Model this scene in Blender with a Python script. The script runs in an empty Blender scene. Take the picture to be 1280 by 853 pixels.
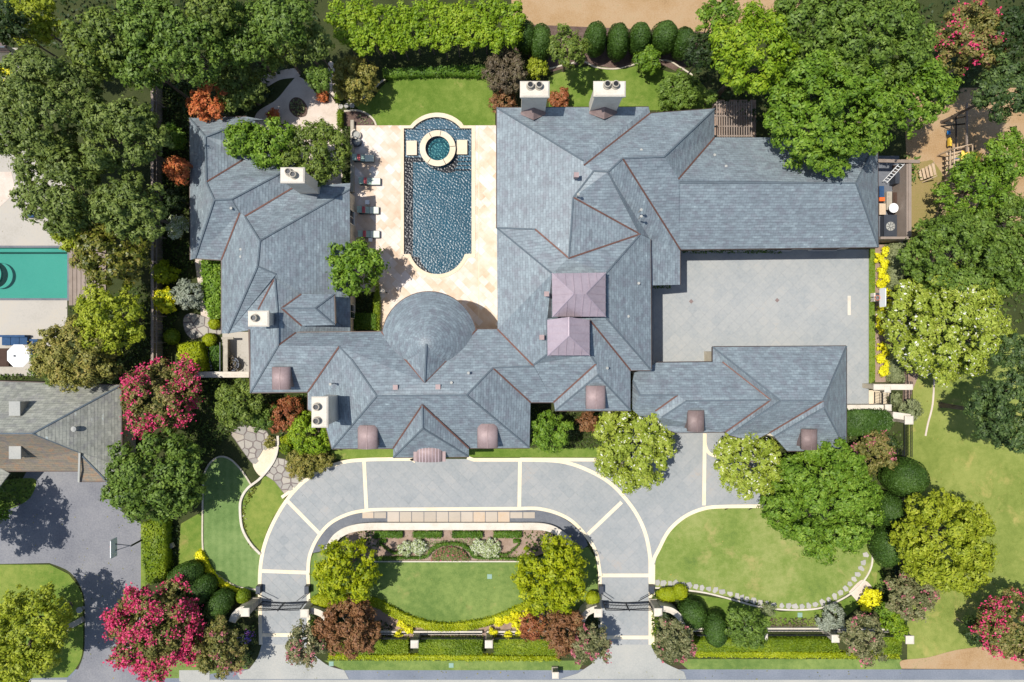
import bpy, bmesh, math, random
import numpy as np
from mathutils import Vector
from mathutils.geometry import tessellate_polygon

# ------------------------------------------------------------------ camera, sky, sun
H = 65.0          # drone height in metres
F = 1280 * 24.0 / 36.0
S = bpy.context.scene
C = S.collection
cam = bpy.data.cameras.new("camera")
cam.sensor_width = 36; cam.lens = 24; cam.clip_start = 0.5; cam.clip_end = 3000
co = bpy.data.objects.new("camera", cam); C.objects.link(co)
co.location = (0, 0, H); co.rotation_euler = (0, 0, 0)
S.camera = co
LX, LY, LZ = 0.37, -0.07, -1.0            # direction the sunlight travels
elev = math.atan2(1.0, math.hypot(LX, LY))
w = bpy.data.worlds.new("World"); S.world = w; w.use_nodes = True
nt = w.node_tree; nt.nodes.clear()
sky = nt.nodes.new('ShaderNodeTexSky'); sky.sky_type = 'NISHITA'; sky.sun_disc = False
sky.sun_elevation = elev; sky.sun_rotation = math.atan2(-LX, -LY)
bg = nt.nodes.new('ShaderNodeBackground'); bg.inputs[1].default_value = 0.125
wo = nt.nodes.new('ShaderNodeOutputWorld')
nt.links.new(sky.outputs[0], bg.inputs[0]); nt.links.new(bg.outputs[0], wo.inputs[0])
sl = bpy.data.lights.new("sun", 'SUN'); sl.energy = 4.7; sl.angle = math.radians(0.53); sl.color = (1, 0.955, 0.88)
so = bpy.data.objects.new("sun", sl); C.objects.link(so); so.location = (-30, 5, 80)
so.rotation_euler = Vector((LX, LY, LZ)).to_track_quat('-Z', 'Y').to_euler()
S.view_settings.view_transform = 'Standard'; S.view_settings.look = 'None'
S.view_settings.exposure = 0.06; S.view_settings.gamma = 1.0
S.cycles.max_bounces = 6; S.cycles.transparent_max_bounces = 8

# ------------------------------------------------------------------ helpers
R = random.Random(7)
def P(px, py, z=0.0):
    s = (H - z) / F
    return Vector(((px - 640) * s, (426.5 - py) * s, z))
def tag(o, label=None, cat=None, group=None, kind=None):
    if label: o['label'] = label
    if cat: o['category'] = cat
    if group: o['group'] = group
    if kind: o['kind'] = kind
    return o
def thing(name, label, cat, loc=(0, 0, 0), group=None, kind=None):
    o = bpy.data.objects.new(name, None); C.objects.link(o); o.location = loc
    o.empty_display_size = 0.5
    return tag(o, label, cat, group, kind)
def mkmesh(name, verts, faces, mats):
    me = bpy.data.meshes.new(name)
    me.from_pydata([tuple(v) for v in verts], [], faces)
    for m in (mats if isinstance(mats, (list, tuple)) else [mats]): me.materials.append(m)
    me.update()
    return me
def link(name, me, parent=None, label=None):
    o = bpy.data.objects.new(name, me); C.objects.link(o)
    if parent is not None:
        o.parent = parent
        if parent.type == 'EMPTY': o.location = -Vector(parent.location)
    if label: o['label'] = label
    return o
def copy_tree(o, shift, parent=None):
    c = o.copy(); C.objects.link(c)
    if parent is None: c.location = Vector(o.location) + Vector(shift)
    else: c.parent = parent
    for ch in o.children: copy_tree(ch, shift, c)
    return c
class MB:
    def __init__(s): s.v = []; s.f = []; s.mi = []
    def add(s, vs, fs, mi=0):
        b = len(s.v); s.v += [tuple(v) for v in vs]; s.f += [[b + i for i in f] for f in fs]; s.mi += [mi] * len(fs); return s
    def box(s, x0, y0, z0, x1, y1, z1, mi=0):
        v = [(x0,y0,z0),(x1,y0,z0),(x1,y1,z0),(x0,y1,z0),(x0,y0,z1),(x1,y0,z1),(x1,y1,z1),(x0,y1,z1)]
        return s.add(v, [(3,2,1,0),(4,5,6,7),(0,1,5,4),(1,2,6,5),(2,3,7,6),(3,0,4,7)], mi)
    def beam(s, p, q, w, h, mi=0):
        """box from p to q, width w sideways, height h upward (centred)"""
        p = Vector(p); q = Vector(q); d = (q - p).normalized()
        up = Vector((0,0,1)) if abs(d.z) < .95 else Vector((1,0,0))
        sd = d.cross(up).normalized() * (w/2); u = sd.normalized().cross(d).normalized() * (h/2)
        v = [p-sd-u, p+sd-u, p+sd+u, p-sd+u, q-sd-u, q+sd-u, q+sd+u, q-sd+u]
        return s.add(v, [(0,1,2,3),(7,6,5,4),(0,4,5,1),(1,5,6,2),(2,6,7,3),(3,7,4,0)], mi)
    def tube(s, p, q, r0, r1=None, n=8, mi=0, cap=True):
        r1 = r0 if r1 is None else r1
        p = Vector(p); q = Vector(q); d = (q - p).normalized()
        a = d.orthogonal().normalized(); b = d.cross(a)
        v = []
        for c, r in ((p, r0), (q, r1)):
            for i in range(n):
                t = 2*math.pi*i/n; v.append(c + (a*math.cos(t) + b*math.sin(t))*r)
        f = [(i, (i+1)%n, n+(i+1)%n, n+i) for i in range(n)]
        if cap: f += [tuple(range(n))[::-1], tuple(range(n, 2*n))]
        return s.add(v, f, mi)
    def prism(s, poly, z0, z1, mi=0, top=True):
        poly = ccw([Vector((p[0], p[1])) for p in poly]); n = len(poly)
        v = [(p.x, p.y, z0) for p in poly] + [(p.x, p.y, z1) for p in poly]
        f = [(i, (i+1)%n, n+(i+1)%n, n+i) for i in range(n)]
        if top:
            tr = tessellate_polygon([[Vector((p.x, p.y, 0)) for p in poly]])
            for t in tr:
                a, b, c = [poly[i] for i in t]
                if (b-a).cross(c-a) < 0: t = t[::-1]
                f.append(tuple(n + i for i in t))
        return s.add(v, f, mi)
    def lathe(s, c, prof, n=16, mi=0):
        c = Vector(c); v = []; m = len(prof)
        for r, z in prof:
            for i in range(n):
                t = 2*math.pi*i/n; v.append((c.x + r*math.cos(t), c.y + r*math.sin(t), c.z + z))
        f = [(k*n+i, k*n+(i+1)%n, (k+1)*n+(i+1)%n, (k+1)*n+i) for k in range(m-1) for i in range(n)]
        f.append(tuple((m-1)*n+i for i in range(n)))
        return s.add(v, f, mi)
    def build(s, name, mats, parent=None, label=None, smooth=False):
        me = mkmesh(name, s.v, s.f, mats)
        if isinstance(mats, (list, tuple)) and len(mats) > 1: me.polygons.foreach_set('material_index', s.mi)
        if smooth: me.polygons.foreach_set('use_smooth', [True]*len(me.polygons))
        return link(name, me, parent, label)
def area(p): return 0.5*sum(p[i][0]*p[(i+1)%len(p)][1]-p[(i+1)%len(p)][0]*p[i][1] for i in range(len(p)))
def ccw(p): return p if area(p) > 0 else p[::-1]
def offset_poly(p, d):
    """shrink a ccw polygon by d"""
    p = ccw([Vector((a[0], a[1])) for a in p]); n = len(p); o = []
    for i in range(n):
        a, b, c = p[i-1], p[i], p[(i+1)%n]
        e1 = (b-a).normalized(); e2 = (c-b).normalized()
        n1 = Vector((-e1.y, e1.x)); n2 = Vector((-e2.y, e2.x))
        m = (n1+n2); k = m.length
        if k < .2: o.append(b + n1*d)
        else:
            m /= k; o.append(b + m*(d/max(.35, m.dot(n1))))
    return o
def cr(pts, n=6, closed=False):
    """catmull-rom through pixel points"""
    out = []; N = len(pts); rng = range(N) if closed else range(N-1)
    g = (lambda i: pts[i % N]) if closed else (lambda i: pts[max(0, min(N-1, i))])
    for i in rng:
        p0, p1, p2, p3 = g(i-1), g(i), g(i+1), g(i+2)
        for k in range(n):
            t = k/n
            out.append(tuple(0.5*((2*p1[j]) + (-p0[j]+p2[j])*t + (2*p0[j]-5*p1[j]+4*p2[j]-p3[j])*t*t + (-p0[j]+3*p1[j]-3*p2[j]+p3[j])*t**3) for j in (0,1)))
    if not closed: out.append(tuple(pts[-1]))
    return out
def W2(pts, z=0.0): return [P(a, b, z).xy for a, b in pts]
def sheet(name, pts, z, mat, kind='structure', parent=None, thick=0.0):
    poly = W2(pts, z); mb = MB()
    if thick: mb.prism(poly, z-thick, z)
    else:
        poly = ccw(poly); tr = tessellate_polygon([[Vector((p.x, p.y, 0)) for p in poly]]); fs = []
        for t in tr:
            a, b, c = [poly[i] for i in t]
            fs.append(t if (b-a).cross(c-a) > 0 else t[::-1])
        mb.add([(p.x, p.y, z) for p in poly], fs)
    o = mb.build(name, mat, parent)
    if kind and parent is None: o['kind'] = kind
    return o
def ribbon_mb(mb, pts, w, z0, z1, closed=False, mi=0, zref=None):
    p = W2(pts, z1 if zref is None else zref); n = len(p); L = []; Rr = []
    for i in range(n):
        a = p[i-1] if (i > 0 or closed) else p[i]; b = p[(i+1) % n] if (i < n-1 or closed) else p[i]
        d = (b-a).normalized(); nn = Vector((-d.y, d.x))*(w/2); L.append(p[i]+nn); Rr.append(p[i]-nn)
    v = [(q.x, q.y, z) for z in (z0, z1) for side in (L, Rr) for q in side]
    f = []
    for i in range(n if closed else n-1):
        j = (i+1) % n
        f += [(2*n+j, 2*n+i, 3*n+i, 3*n+j), (i, 2*n+i, 2*n+j, j), (n+j, 3*n+j, 3*n+i, n+i)]
    if not closed: f += [(0, n, 3*n, 2*n), (n-1, 3*n-1, 4*n-1, 2*n-1)]
    mb.add(v, f, mi)
def ribbon(name, pts, w, z0, z1, mat, parent=None, closed=False, kind=None):
    mb = MB(); ribbon_mb(mb, pts, w, z0, z1, closed); o = mb.build(name, mat, parent)
    if kind: o['kind'] = kind
    return o

# ------------------------------------------------------------------ materials
def srgb(c):
    if isinstance(c, str):
        c = [int(c[i:i+2], 16)/255 for i in (0, 2, 4)]
    return tuple(((v/12.92) if v <= .04045 else ((v+.055)/1.055)**2.4) for v in c)
class N:
    def __init__(s, name):
        s.m = bpy.data.materials.new(name); s.m.use_nodes = True; s.t = s.m.node_tree; s.t.nodes.clear()
        s.out = s.n('ShaderNodeOutputMaterial')
    def n(s, typ, ins={}, **kw):
        x = s.t.nodes.new(typ)
        for k, v in kw.items(): setattr(x, k, v)
        for k, v in ins.items(): s.set(x.inputs[k], v)
        return x
    def set(s, sock, v):
        if isinstance(v, bpy.types.NodeSocket): s.t.links.new(v, sock)
        else: sock.default_value = v
    def math(s, op, a, b=None, c=None):
        x = s.n('ShaderNodeMath', operation=op); s.set(x.inputs[0], a)
        if b is not None: s.set(x.inputs[1], b)
        if c is not None: s.set(x.inputs[2], c)
        return x.outputs[0]
    def pos(s): return s.n('ShaderNodeNewGeometry').outputs['Position']
    def noise(s, scale, detail=3, rough=.6, vec=None, dist=0):
        x = s.n('ShaderNodeTexNoise', {'Scale': scale, 'Detail': detail, 'Roughness': rough, 'Distortion': dist})
        s.set(x.inputs['Vector'], vec if vec is not None else s.pos()); return x.outputs[0]
    def ramp(s, fac, cols):
        x = s.n('ShaderNodeValToRGB'); s.set(x.inputs[0], fac); e = x.color_ramp.elements
        n = len(cols)
        for i, c in enumerate(cols):
            p, c = c if isinstance(c, tuple) and len(c) == 2 else (i/(n-1), c)
            q = e[i] if i < 2 else e.new(p)
            q.position = p; q.color = (*srgb(c), 1)
        return x.outputs[0]
    def mix(s, f, a, b, mode='MIX'):
        x = s.n('ShaderNodeMix', data_type='RGBA', blend_type=mode); s.set(x.inputs[0], f); s.set(x.inputs[6], a); s.set(x.inputs[7], b); return x.outputs[2]
    def bump(s, h, dist=.02, strength=1):
        x = s.n('ShaderNodeBump', {'Strength': strength, 'Distance': dist}); s.set(x.inputs['Height'], h); return x.outputs[0]
    def surf(s, col, rough=.8, normal=None, metal=0, spec=.3, **kw):
        x = s.n('ShaderNodeBsdfPrincipled', {'Roughness': rough, 'Metallic': metal, 'Specular IOR Level': spec}); s.set(x.inputs['Base Color'], col)
        if normal is not None: s.set(x.inputs['Normal'], normal)
        s.t.links.new(x.outputs[0], s.out.inputs[0]); return s.m
def C4(c): return (*srgb(c), 1)
def mottled(name, cols, scale=1.5, fine=9, rough=.85, bump=.02, metal=0, spec=.3, isl=0.0, obj=0.0, fw=.4):
    k = N(name); a = k.noise(scale, 4); b = k.noise(fine, 3)
    f = k.math('ADD', k.math('MULTIPLY', a, 1-fw), k.math('MULTIPLY', b, fw))
    f = k.math('MULTIPLY_ADD', f, 2.0, -.5)
    if isl:
        g = k.n('ShaderNodeNewGeometry').outputs['Random Per Island']; o = k.n('ShaderNodeObjectInfo').outputs['Random']
        r = k.math('FRACT', k.math('ADD', g, o))
        f = k.math('ADD', k.math('MULTIPLY', f, 1-isl), k.math('MULTIPLY', r, isl))
    col = k.ramp(f, cols)
    return k.surf(col, rough, k.bump(b, bump) if bump else None, metal, spec)
def leafmat(name, cols, scale=.55, isl=.55, trans=.22, rough=.55, fleck=None, fleckp=.06):
    k = N(name); a = k.math('MULTIPLY_ADD', k.noise(scale, 2), 2.2, -.6)
    r = k.n('ShaderNodeNewGeometry').outputs['Random Per Island']
    f = k.math('ADD', k.math('MULTIPLY', a, 1-isl), k.math('MULTIPLY', r, isl))
    col = k.ramp(f, cols)
    if fleck:
        h = k.math('LESS_THAN', k.math('FRACT', k.math('MULTIPLY', r, 37.77)), fleckp)
        col = k.mix(h, col, C4(fleck))
    p = k.n('ShaderNodeBsdfPrincipled', {'Roughness': rough, 'Specular IOR Level': .35}); k.set(p.inputs['Base Color'], col)
    t = k.n('ShaderNodeBsdfTranslucent'); 
    k.set(t.inputs[0], k.mix(.35, col, C4('a8b020'), 'MIX') if not fleck else col)
    mx = k.n('ShaderNodeMixShader'); mx.inputs[0].default_value = trans
    k.t.links.new(p.outputs[0], mx.inputs[1]); k.t.links.new(t.outputs[0], mx.inputs[2])
    k.t.links.new(mx.outputs[0], k.out.inputs[0]); return k.m
def slate(name, cA, cB, cC, rowh=.25, bw=.44, bumpd=.035, rough=.5):
    k = N(name); uv = k.n('ShaderNodeUVMap').outputs[0]
    br = k.n('ShaderNodeTexBrick', {'Vector': uv, 'Scale': 1.0, 'Mortar Size': .012, 'Mortar Smooth': .2, 'Bias': 0.0, 'Brick Width': bw, 'Row Height': rowh}, offset=.47)
    br.inputs['Color1'].default_value = (0,0,0,1); br.inputs['Color2'].default_value = (1,1,1,1); br.inputs['Mortar'].default_value = (.35,.35,.35,1)
    sep = k.n('ShaderNodeSeparateXYZ'); k.set(sep.inputs[0], uv)
    st = k.n('ShaderNodeCombineXYZ'); k.set(st.inputs[0], k.math('MULTIPLY', sep.outputs[0], .7)); k.set(st.inputs[1], k.math('MULTIPLY', sep.outputs[1], 1.5))
    n1 = k.noise(1.9, 3, .65, st.outputs[0]); n2 = k.noise(.35, 3, .6, uv)
    f = k.math('ADD', k.math('MULTIPLY', br.outputs[0], .3), k.math('MULTIPLY_ADD', n1, 1.4, -.4))
    f = k.math('ADD', f, k.math('MULTIPLY_ADD', n2, .5, -.25))
    col = k.ramp(f, [(0.0, cA), (.45, cB), (.8, cC), (1.0, 'b8c8cb')])
    n3 = k.noise(1.1, 3, .6, uv)
    col = k.mix(k.math('MULTIPLY', k.math('MINIMUM', k.math('MAXIMUM', k.math('MULTIPLY', k.math('SUBTRACT', n3, .5), 9.0), 0.0), 1.0), .3), col, C4('6c6872'))
    col = k.mix(k.math('MULTIPLY', br.outputs[1], .45), col, C4('3c4248'))
    saw = k.math('SUBTRACT', 1.0, k.math('FRACT', k.math('DIVIDE', sep.outputs[1], rowh)))
    h = k.math('ADD', saw, k.math('MULTIPLY', br.outputs[0], .35))
    return k.surf(col, rough, k.bump(h, bumpd, .6), 0, .4)
M = {}
M['slate'] = slate('roof_slate', '666d73', '7a858b', '8b989d')
M['shingle'] = slate('grey_shingle', '72736b', '8f9086', 'a3a397', .26, .5, .03, .9)
M['shingle_brown'] = slate('brown_shingle', '6d665a', '857c6c', '94755a', .26, .5, .03, .9)
M['ridge'] = mottled('slate_ridge', ['4e565c', '66727a'], 2, 9)
M['copper'] = mottled('copper_flashing', ['5a4440', '835d50'], 2, 8, .55, 0, .3)
M['copper_roof'] = mottled('weathered_copper', ['a6969e', 'b8a8b0', 'c6b6bc'], .8, 5, .45, .004, .35, .5)
M['copper_brown'] = mottled('brown_copper', ['6e5c58', '82706c', '8e7e7a'], .8, 5, .6, .004, .15, .4)
M['copper_dormer'] = mottled('mauve_copper', ['86726f', '9a8684', 'a69492'], .8, 5, .6, .004, .15, .4)
M['gutter'] = mottled('bronze_gutter', ['3a302c', '4e403a'], 2, 9, .5, 0, .3)
M['limestone'] = mottled('cast_stone', ['b4aa9a', 'd0c7b8', 'dcd4c6'], 1.1, 12, .8, .02)
M['stone_wall'] = mottled('limestone_blocks', ['a89e8c', 'c2b8a4', 'cfc6b4'], 1.5, 7, .85, .03)
M['stone_grey'] = mottled('aged_stone', ['8a8478', 'a79f90', 'bdb4a4'], 1.5, 12, .85, .02)
M['pot'] = mottled('chimney_pot_metal', ['33363a', '4a4e52'], 3, 9, .5, 0, .4)
M['band'] = mottled('cream_paving_band', ['d8c6a4', 'e4d5b8', 'ecdfc8'], .7, 10, .85, .01)
M['paver'] = mottled('bluestone_paver', ['7e8284', '919596', '9e9f9e', 'a89c90'], .3, 4, .8, .012, isl=.22)
M['court_paver'] = mottled('court_paver', ['868a8c', '969a9b', 'a3a4a2', 'a89e92'], .22, 4, .8, .012, isl=.18)
M['joint'] = mottled('paving_joint', ['8a8c8c', '989a98'], 2, 12)
M['darkslate'] = mottled('dark_slate_paving', ['54575e', '6a6d73', '7c7e82'], .6, 8, .75, .01)
M['flag'] = mottled('flagstone', ['7c7874', '99948c', 'aca69a', '9c8a76'], .5, 8, .85, .02, isl=.6)
M['square_stone'] = mottled('square_slab', ['a0968a', 'b4a898', 'c0b4a6', 'c0a078'], .5, 6, .85, .01, isl=.7)
M['step'] = mottled('stepping_stone', ['93918c', 'aaa7a0', 'b9b3a8'], .5, 8, .9, .02, isl=.5)
M['flagbed'] = mottled('mauve_gravel_joint', ['6e6462', '857a76'], 3, 20, .95, .02)
M['mulch'] = mottled('mulch', ['463830', '65524a', '7a6a60'], 2, 16, .95, .04)
M['mulch_pale'] = mottled('pale_mulch', ['77604f', '9a8474', 'a9948a'], 1, 14, .95, .03)
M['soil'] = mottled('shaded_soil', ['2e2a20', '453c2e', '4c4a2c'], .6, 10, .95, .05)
M['drydirt'] = mottled('dry_ground', ['846a4c', 'a2845f', 'ac9272', '7c7844'], .35, 8, .95, .03)
M['dirtgrass'] = mottled('worn_grass', ['6e7a34', '8a7c4c', '96805a'], .3, 7, .95, .03)
M['asphalt'] = mottled('asphalt', ['5c5d64', '727379', '858588', '94928f'], .22, 7, .9, .01)
M['street'] = mottled('street_asphalt', ['626872', '767c86', '8c9098'], .25, 8, .9, .01)
M['concrete'] = mottled('concrete', ['8c8e8a', 'a4a49e', 'b4b0a6'], .3, 8, .9, .01)
M['pinkpath'] = mottled('crushed_stone_path', ['b5a494', 'cfc0b2', 'ddd0c4'], .8, 16, .95, .02)
M['deckstone'] = mottled('pale_pool_deck', ['a09a8e', 'b0aaa0', 'b6ac9a'], .3, 6, .85, .01)
M['wood'] = mottled('weathered_wood', ['7c6d60', '93857a', 'a09288'], 1.2, 12, .85, .02, isl=.4)
M['wood_pale'] = mottled('pale_timber', ['a88f74', 'c2ab90', 'd0bea6'], 1.2, 12, .85, .02, isl=.4)
M['wood_dark'] = mottled('dark_timber', ['3c2c24', '574238'], 1.2, 12, .85, .02, isl=.4)
M['iron'] = mottled('black_iron', ['1c1e22', '2a2d33'], 2, 9, .45, 0, .3)
M['glass'] = mottled('window_glass', ['1c242c', '27323c'], 1, 5, .08, 0, 0, .6)
M['frame'] = mottled('white_window_frame', ['cfc9bd', 'ddd8cc'], 1, 5, .5, 0)
M['white'] = mottled('white_canvas', ['e6e6e4', 'f2f2f0'], 1, 6, .8, 0)
M['navy'] = mottled('navy_cushion', ['26405e', '35557c'], 2, 8, .85, 0)
M['sage'] = mottled('sage_cushion', ['8fa89c', 'a9bfb2'], 2, 8, .85, 0)
M['palecush'] = mottled('pale_cushion', ['c8d2c4', 'dbe2d4'], 2, 8, .85, 0)
M['coral'] = mottled('coral_cushion', ['b4545a', 'c8686a'], 2, 8, .85, 0)
M['darkmetal'] = mottled('charcoal_metal', ['3a3e46', '4a4f58'], 2, 9, .5, 0, .3)
M['blue'] = mottled('blue_plastic', ['2a78b8', '3a8ccc'], 2, 8, .4, 0)
M['yellowp'] = mottled('yellow_plastic', ['e0b83c', 'f0cc50'], 2, 8, .4, 0)
M['redp'] = mottled('red_plastic', ['b02a3a', 'c43c48'], 2, 8, .4, 0)
M['orangep'] = mottled('orange_plastic', ['d8642c', 'e8783c'], 2, 8, .4, 0)
M['purple'] = mottled('purple_petals', ['5c4fa0', '8a74c8', 'c44a8a'], 2, 30, .7, 0, isl=.8)
M['coverbox'] = mottled('pale_green_cover', ['7e9a8a', '8eaa9a'], 2, 8, .7, 0)
M['bark'] = mottled('bark', ['4c4238', '6e6256', '857a6e'], 2, 12, .95, .05)
# lawns
def lawnmat(name, cols, scale=.22, stripe=0.0, dry=0.5, drycol='b3a468'):
    k = N(name); a = k.noise(scale, 4, .6); b = k.noise(16, 2, .7); c = k.noise(1.6, 3, .6)
    f = k.math('ADD', k.math('MULTIPLY', a, .5), k.math('ADD', k.math('MULTIPLY', b, .3), k.math('MULTIPLY', c, .3)))
    f = k.math('MULTIPLY_ADD', f, 3.2, -1.1)
    if stripe:
        sp = k.n('ShaderNodeSeparateXYZ'); k.set(sp.inputs[0], k.pos())
        f = k.math('ADD', f, k.math('MULTIPLY', k.math('SINE', k.math('MULTIPLY', sp.outputs[0], 9.0)), stripe))
    col = k.ramp(f, cols)
    d = k.math('MULTIPLY', k.math('SUBTRACT', k.noise(.33, 5, .7, dist=.4), 1 - dry*.45 - .18), 5)
    d = k.math('MINIMUM', k.math('MAXIMUM', d, 0.0), .75)
    col = k.mix(d, col, C4(drycol))
    return k.surf(col, .9, k.bump(b, .03), 0, .15)
M['lawn'] = lawnmat('mown_lawn', ['4a6430', '62783c', '80904e'], dry=.5, drycol='9c965c')
M['lawn_back'] = lawnmat('back_lawn', ['48641e', '5e762c', '7a8a40'], dry=.48)
M['lawn_oval'] = lawnmat('oval_lawn_grass', ['566c34', '74863f', '92985a'], dry=.6, drycol='a89c66')
M['putting'] = lawnmat('putting_green', ['536c3a', '667f48', '7c9058'], stripe=.08, dry=.1)
M['lawn_dry'] = lawnmat('patchy_lawn', ['4c6a24', '667c32', '848e44'], dry=.5, drycol='a09058')
M['lawn_east'] = lawnmat('neighbour_lawn', ['5e6e2e', '78843e', '8e944e'], dry=.58, drycol='b0a060')
M['earthgreen'] = mottled('garden_ground', ['262c14', '3a4220', '4c4a30'], .4, 8, .95, .05)  # colour darkened to stand in for shade in gaps under the trees
def travertine():
    k = N('travertine'); pos = k.pos()
    mp = k.n('ShaderNodeMapping'); mp.inputs['Rotation'].default_value = (0, 0, math.radians(45)); k.set(mp.inputs[0], pos)
    br = k.n('ShaderNodeTexBrick', {'Vector': mp.outputs[0], 'Scale': 1.0, 'Mortar Size': .012, 'Brick Width': .92, 'Row Height': .61}, offset=.5)
    br.inputs['Color1'].default_value = (0,0,0,1); br.inputs['Color2'].default_value = (1,1,1,1); br.inputs['Mortar'].default_value = (.5,.5,.5,1)
    f = k.math('ADD', k.math('MULTIPLY', br.outputs[0], .45), k.math('MULTIPLY_ADD', k.noise(.6, 4), 1.1, -.28))
    col = k.ramp(f, [(0, 'e2dad8'), (.35, 'dacec4'), (.62, 'd2bca6'), (1, 'b89a7c')])
    col = k.mix(k.math('MULTIPLY', br.outputs[1], .3), col, C4('b59d7c'))
    return k.surf(col, .75, k.bump(br.outputs[1], .004), 0, .3)
M['travertine'] = travertine()
M['coping'] = mottled('travertine_coping', ['ccb898', 'd8c8ae', 'dfd3c0'], .8, 8, .75, .01)
def water(name, tint, wscale, wdist, rough, glossmix=.0):
    k = N(name); pos = k.pos()
    h = k.math('ADD', k.noise(wscale, 2, .5, pos, .6), k.math('MULTIPLY', k.noise(wscale*2.6, 1, .5, pos, .3), .35))
    nb = k.bump(h, wdist, 1)
    g = k.n('ShaderNodeBsdfGlossy', {'Roughness': rough}); k.set(g.inputs['Normal'], nb)
    t = k.n('ShaderNodeBsdfTransparent'); t.inputs[0].default_value = (*tint, 1)
    fr = k.n('ShaderNodeFresnel', {'IOR': 1.39}); k.set(fr.inputs['Normal'], nb)
    mx = k.n('ShaderNodeMixShader'); k.set(mx.inputs[0], k.math('MAXIMUM', fr.outputs[0], glossmix))
    k.t.links.new(t.outputs[0], mx.inputs[1]); k.t.links.new(g.outputs[0], mx.inputs[2]); k.t.links.new(mx.outputs[0], k.out.inputs[0]); return k.m
M['water'] = water('rippled_water', (.62, .86, .92), 9, .004, .30)
M['water_calm'] = water('calm_water', (.56, .88, .85), 1.2, .01, .06)
M['pooltile'] = mottled('pool_plaster', ['1a4252', '285a6c'], .5, 5, .7, 0)
M['pooltile_pale'] = mottled('turquoise_plaster', ['5e968c', '6ea498'], .3, 6, .7, 0)
M['blackpebble'] = mottled('dark_pebble_tile', ['2e3a48', '4a5666', '6a7484'], 2, 8, .5, .02)
# leaves
LM = {}
def L(n, *a, **k): LM[n] = leafmat('leaf_' + n, *a, **k)
L('oak', ['34441c', '687a32', '929e54'])
L('oak2', ['34461a', '64782a', '93a148'])
L('mid', ['34481a', '5f7a28', '8aa048'])
L('green', ['365212', '668820', '98b044'])
L('bright', ['5c7406', '98a40c', 'cccc28'], trans=.3)
L('lime', ['607410', '98a424', 'c8cc4a'], trans=.3)
L('privet', ['466810', '82a01c', 'b4c43c'], trans=.3)
L('bloomtree', ['6c7e22', '98a838', 'bec45c'], fleck='eceada', fleckp=.045)
L('bloomdark', ['465a1c', '6e802e', '98a454'], fleck='dcdcc8', fleckp=.04)
L('crape', ['3e461c', '64682e', '908848', '9a7058'])
L('crapegrey', ['404a2c', '6a6e44', '949266', '9c7464'])
L('pink', ['b02058', 'd83a6c', 'e8628a'], isl=.8, trans=.2)
L('dullpink', ['a04e60', 'c06a78', 'd08488'], isl=.8, trans=.2)
L('red', ['60301c', '90502e', 'ac6c46', '6e6a32'], trans=.2)
L('redbrown', ['54381e', '7e5434', '9a6e4a', '666430'], trans=.2)
L('orange', ['9c4420', 'c8683c', 'dc8450', '8c7a30'], trans=.25)
L('magnolia', ['2e3a10', '56601a', '8a883c', '8a6c38'], rough=.35)
L('olivecon', ['545820', '7c7c34', '9c944a', 'b0964c'])
L('topiary', ['243c12', '3c581c', '58762e'], isl=.4, trans=.12)
L('box', ['4a640e', '6e8416', '92a024'], isl=.4, trans=.2)
L('boxlime', ['76880c', '98a410', 'b8bc24'], isl=.4, trans=.2)
L('hedge', ['30500f', '4e701a', '728e30'], isl=.4, trans=.2)
L('yellow', ['ccc010', 'eae41c', 'f6f03c'], isl=.6, trans=.2)
L('mound', ['5a6a34', '788048', '9a8a54'], fleck='c06070', fleckp=.2)
L('whitefl', ['6c8030', '98a860', 'd4d8b4', 'f0f0e4'], isl=.8, trans=.2)
L('sagegreen', ['606c48', '848c60', 'a4a87c'])
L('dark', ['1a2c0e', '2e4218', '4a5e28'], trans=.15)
L('darkconifer', ['24381a', '42582a', '6c8040'], trans=.15)
L('blush', ['4a5c22', '74703a', 'a4705c', 'bc6478'], isl=.8)
L('cover', ['2a3c10', '465a1e', '687a34'], trans=.15)
L('brownbush', ['4c4434', '6e604c', '646438'], trans=.15)
L('silver', ['727c68', '98a08c', 'b0b4a4'])
# ------------------------------------------------------------------ setting: ground, lawns, paving
def arc(cx, cy, r, a0, a1, n=24): return [(cx+r*math.cos(math.radians(a0+(a1-a0)*i/n)), cy-r*math.sin(math.radians(a0+(a1-a0)*i/n))) for i in range(n+1)]
POOLS = [[(503,320),(503,159),(515,159)]+arc(546.3,185.4,41.5,139,41,10)+[(579,159),(591.5,159),(591.5,320),(584,320)]+arc(547,307.4,37.8,-18,-162,10)+[(510,320)], [(-120,373.3),(84.3,373.3),(84.3,309.7),(-120,309.7)]]
def holed(name, outer, z, mat):
    loops = [[Vector((x, y, 0)) for x, y in outer]] + [[Vector((p.x, p.y, 0)) for p in W2(q, 0)] for q in POOLS]
    tr = tessellate_polygon(loops); fl = [p for l in loops for p in l]; fs = []
    for t in tr:
        a, b, c = [fl[i] for i in t]; fs.append(t if (b-a).cross(c-a).z > 0 else t[::-1])
    o = link(name, mkmesh(name, [(p.x, p.y, z) for p in fl], fs, mat)); o['kind'] = 'structure'
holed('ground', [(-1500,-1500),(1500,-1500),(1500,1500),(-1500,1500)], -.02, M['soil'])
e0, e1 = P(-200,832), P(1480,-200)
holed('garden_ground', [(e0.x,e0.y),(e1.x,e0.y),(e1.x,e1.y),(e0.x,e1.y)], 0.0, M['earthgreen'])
sheet('dry_lot', [(636,-160),(1000,-160),(1000,20),(880,45),(640,38)], .015, M['drydirt'])
sheet('dirt_yard', [(1130,110),(1300,110),(1300,330),(1136,330),(1133,200)], .015, M['drydirt'])
sheet('yard_lawn', [(1136,205)]+cr([(1165,200),(1180,225),(1172,262),(1150,300),(1136,330)]), .03, M['dirtgrass'])
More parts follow.
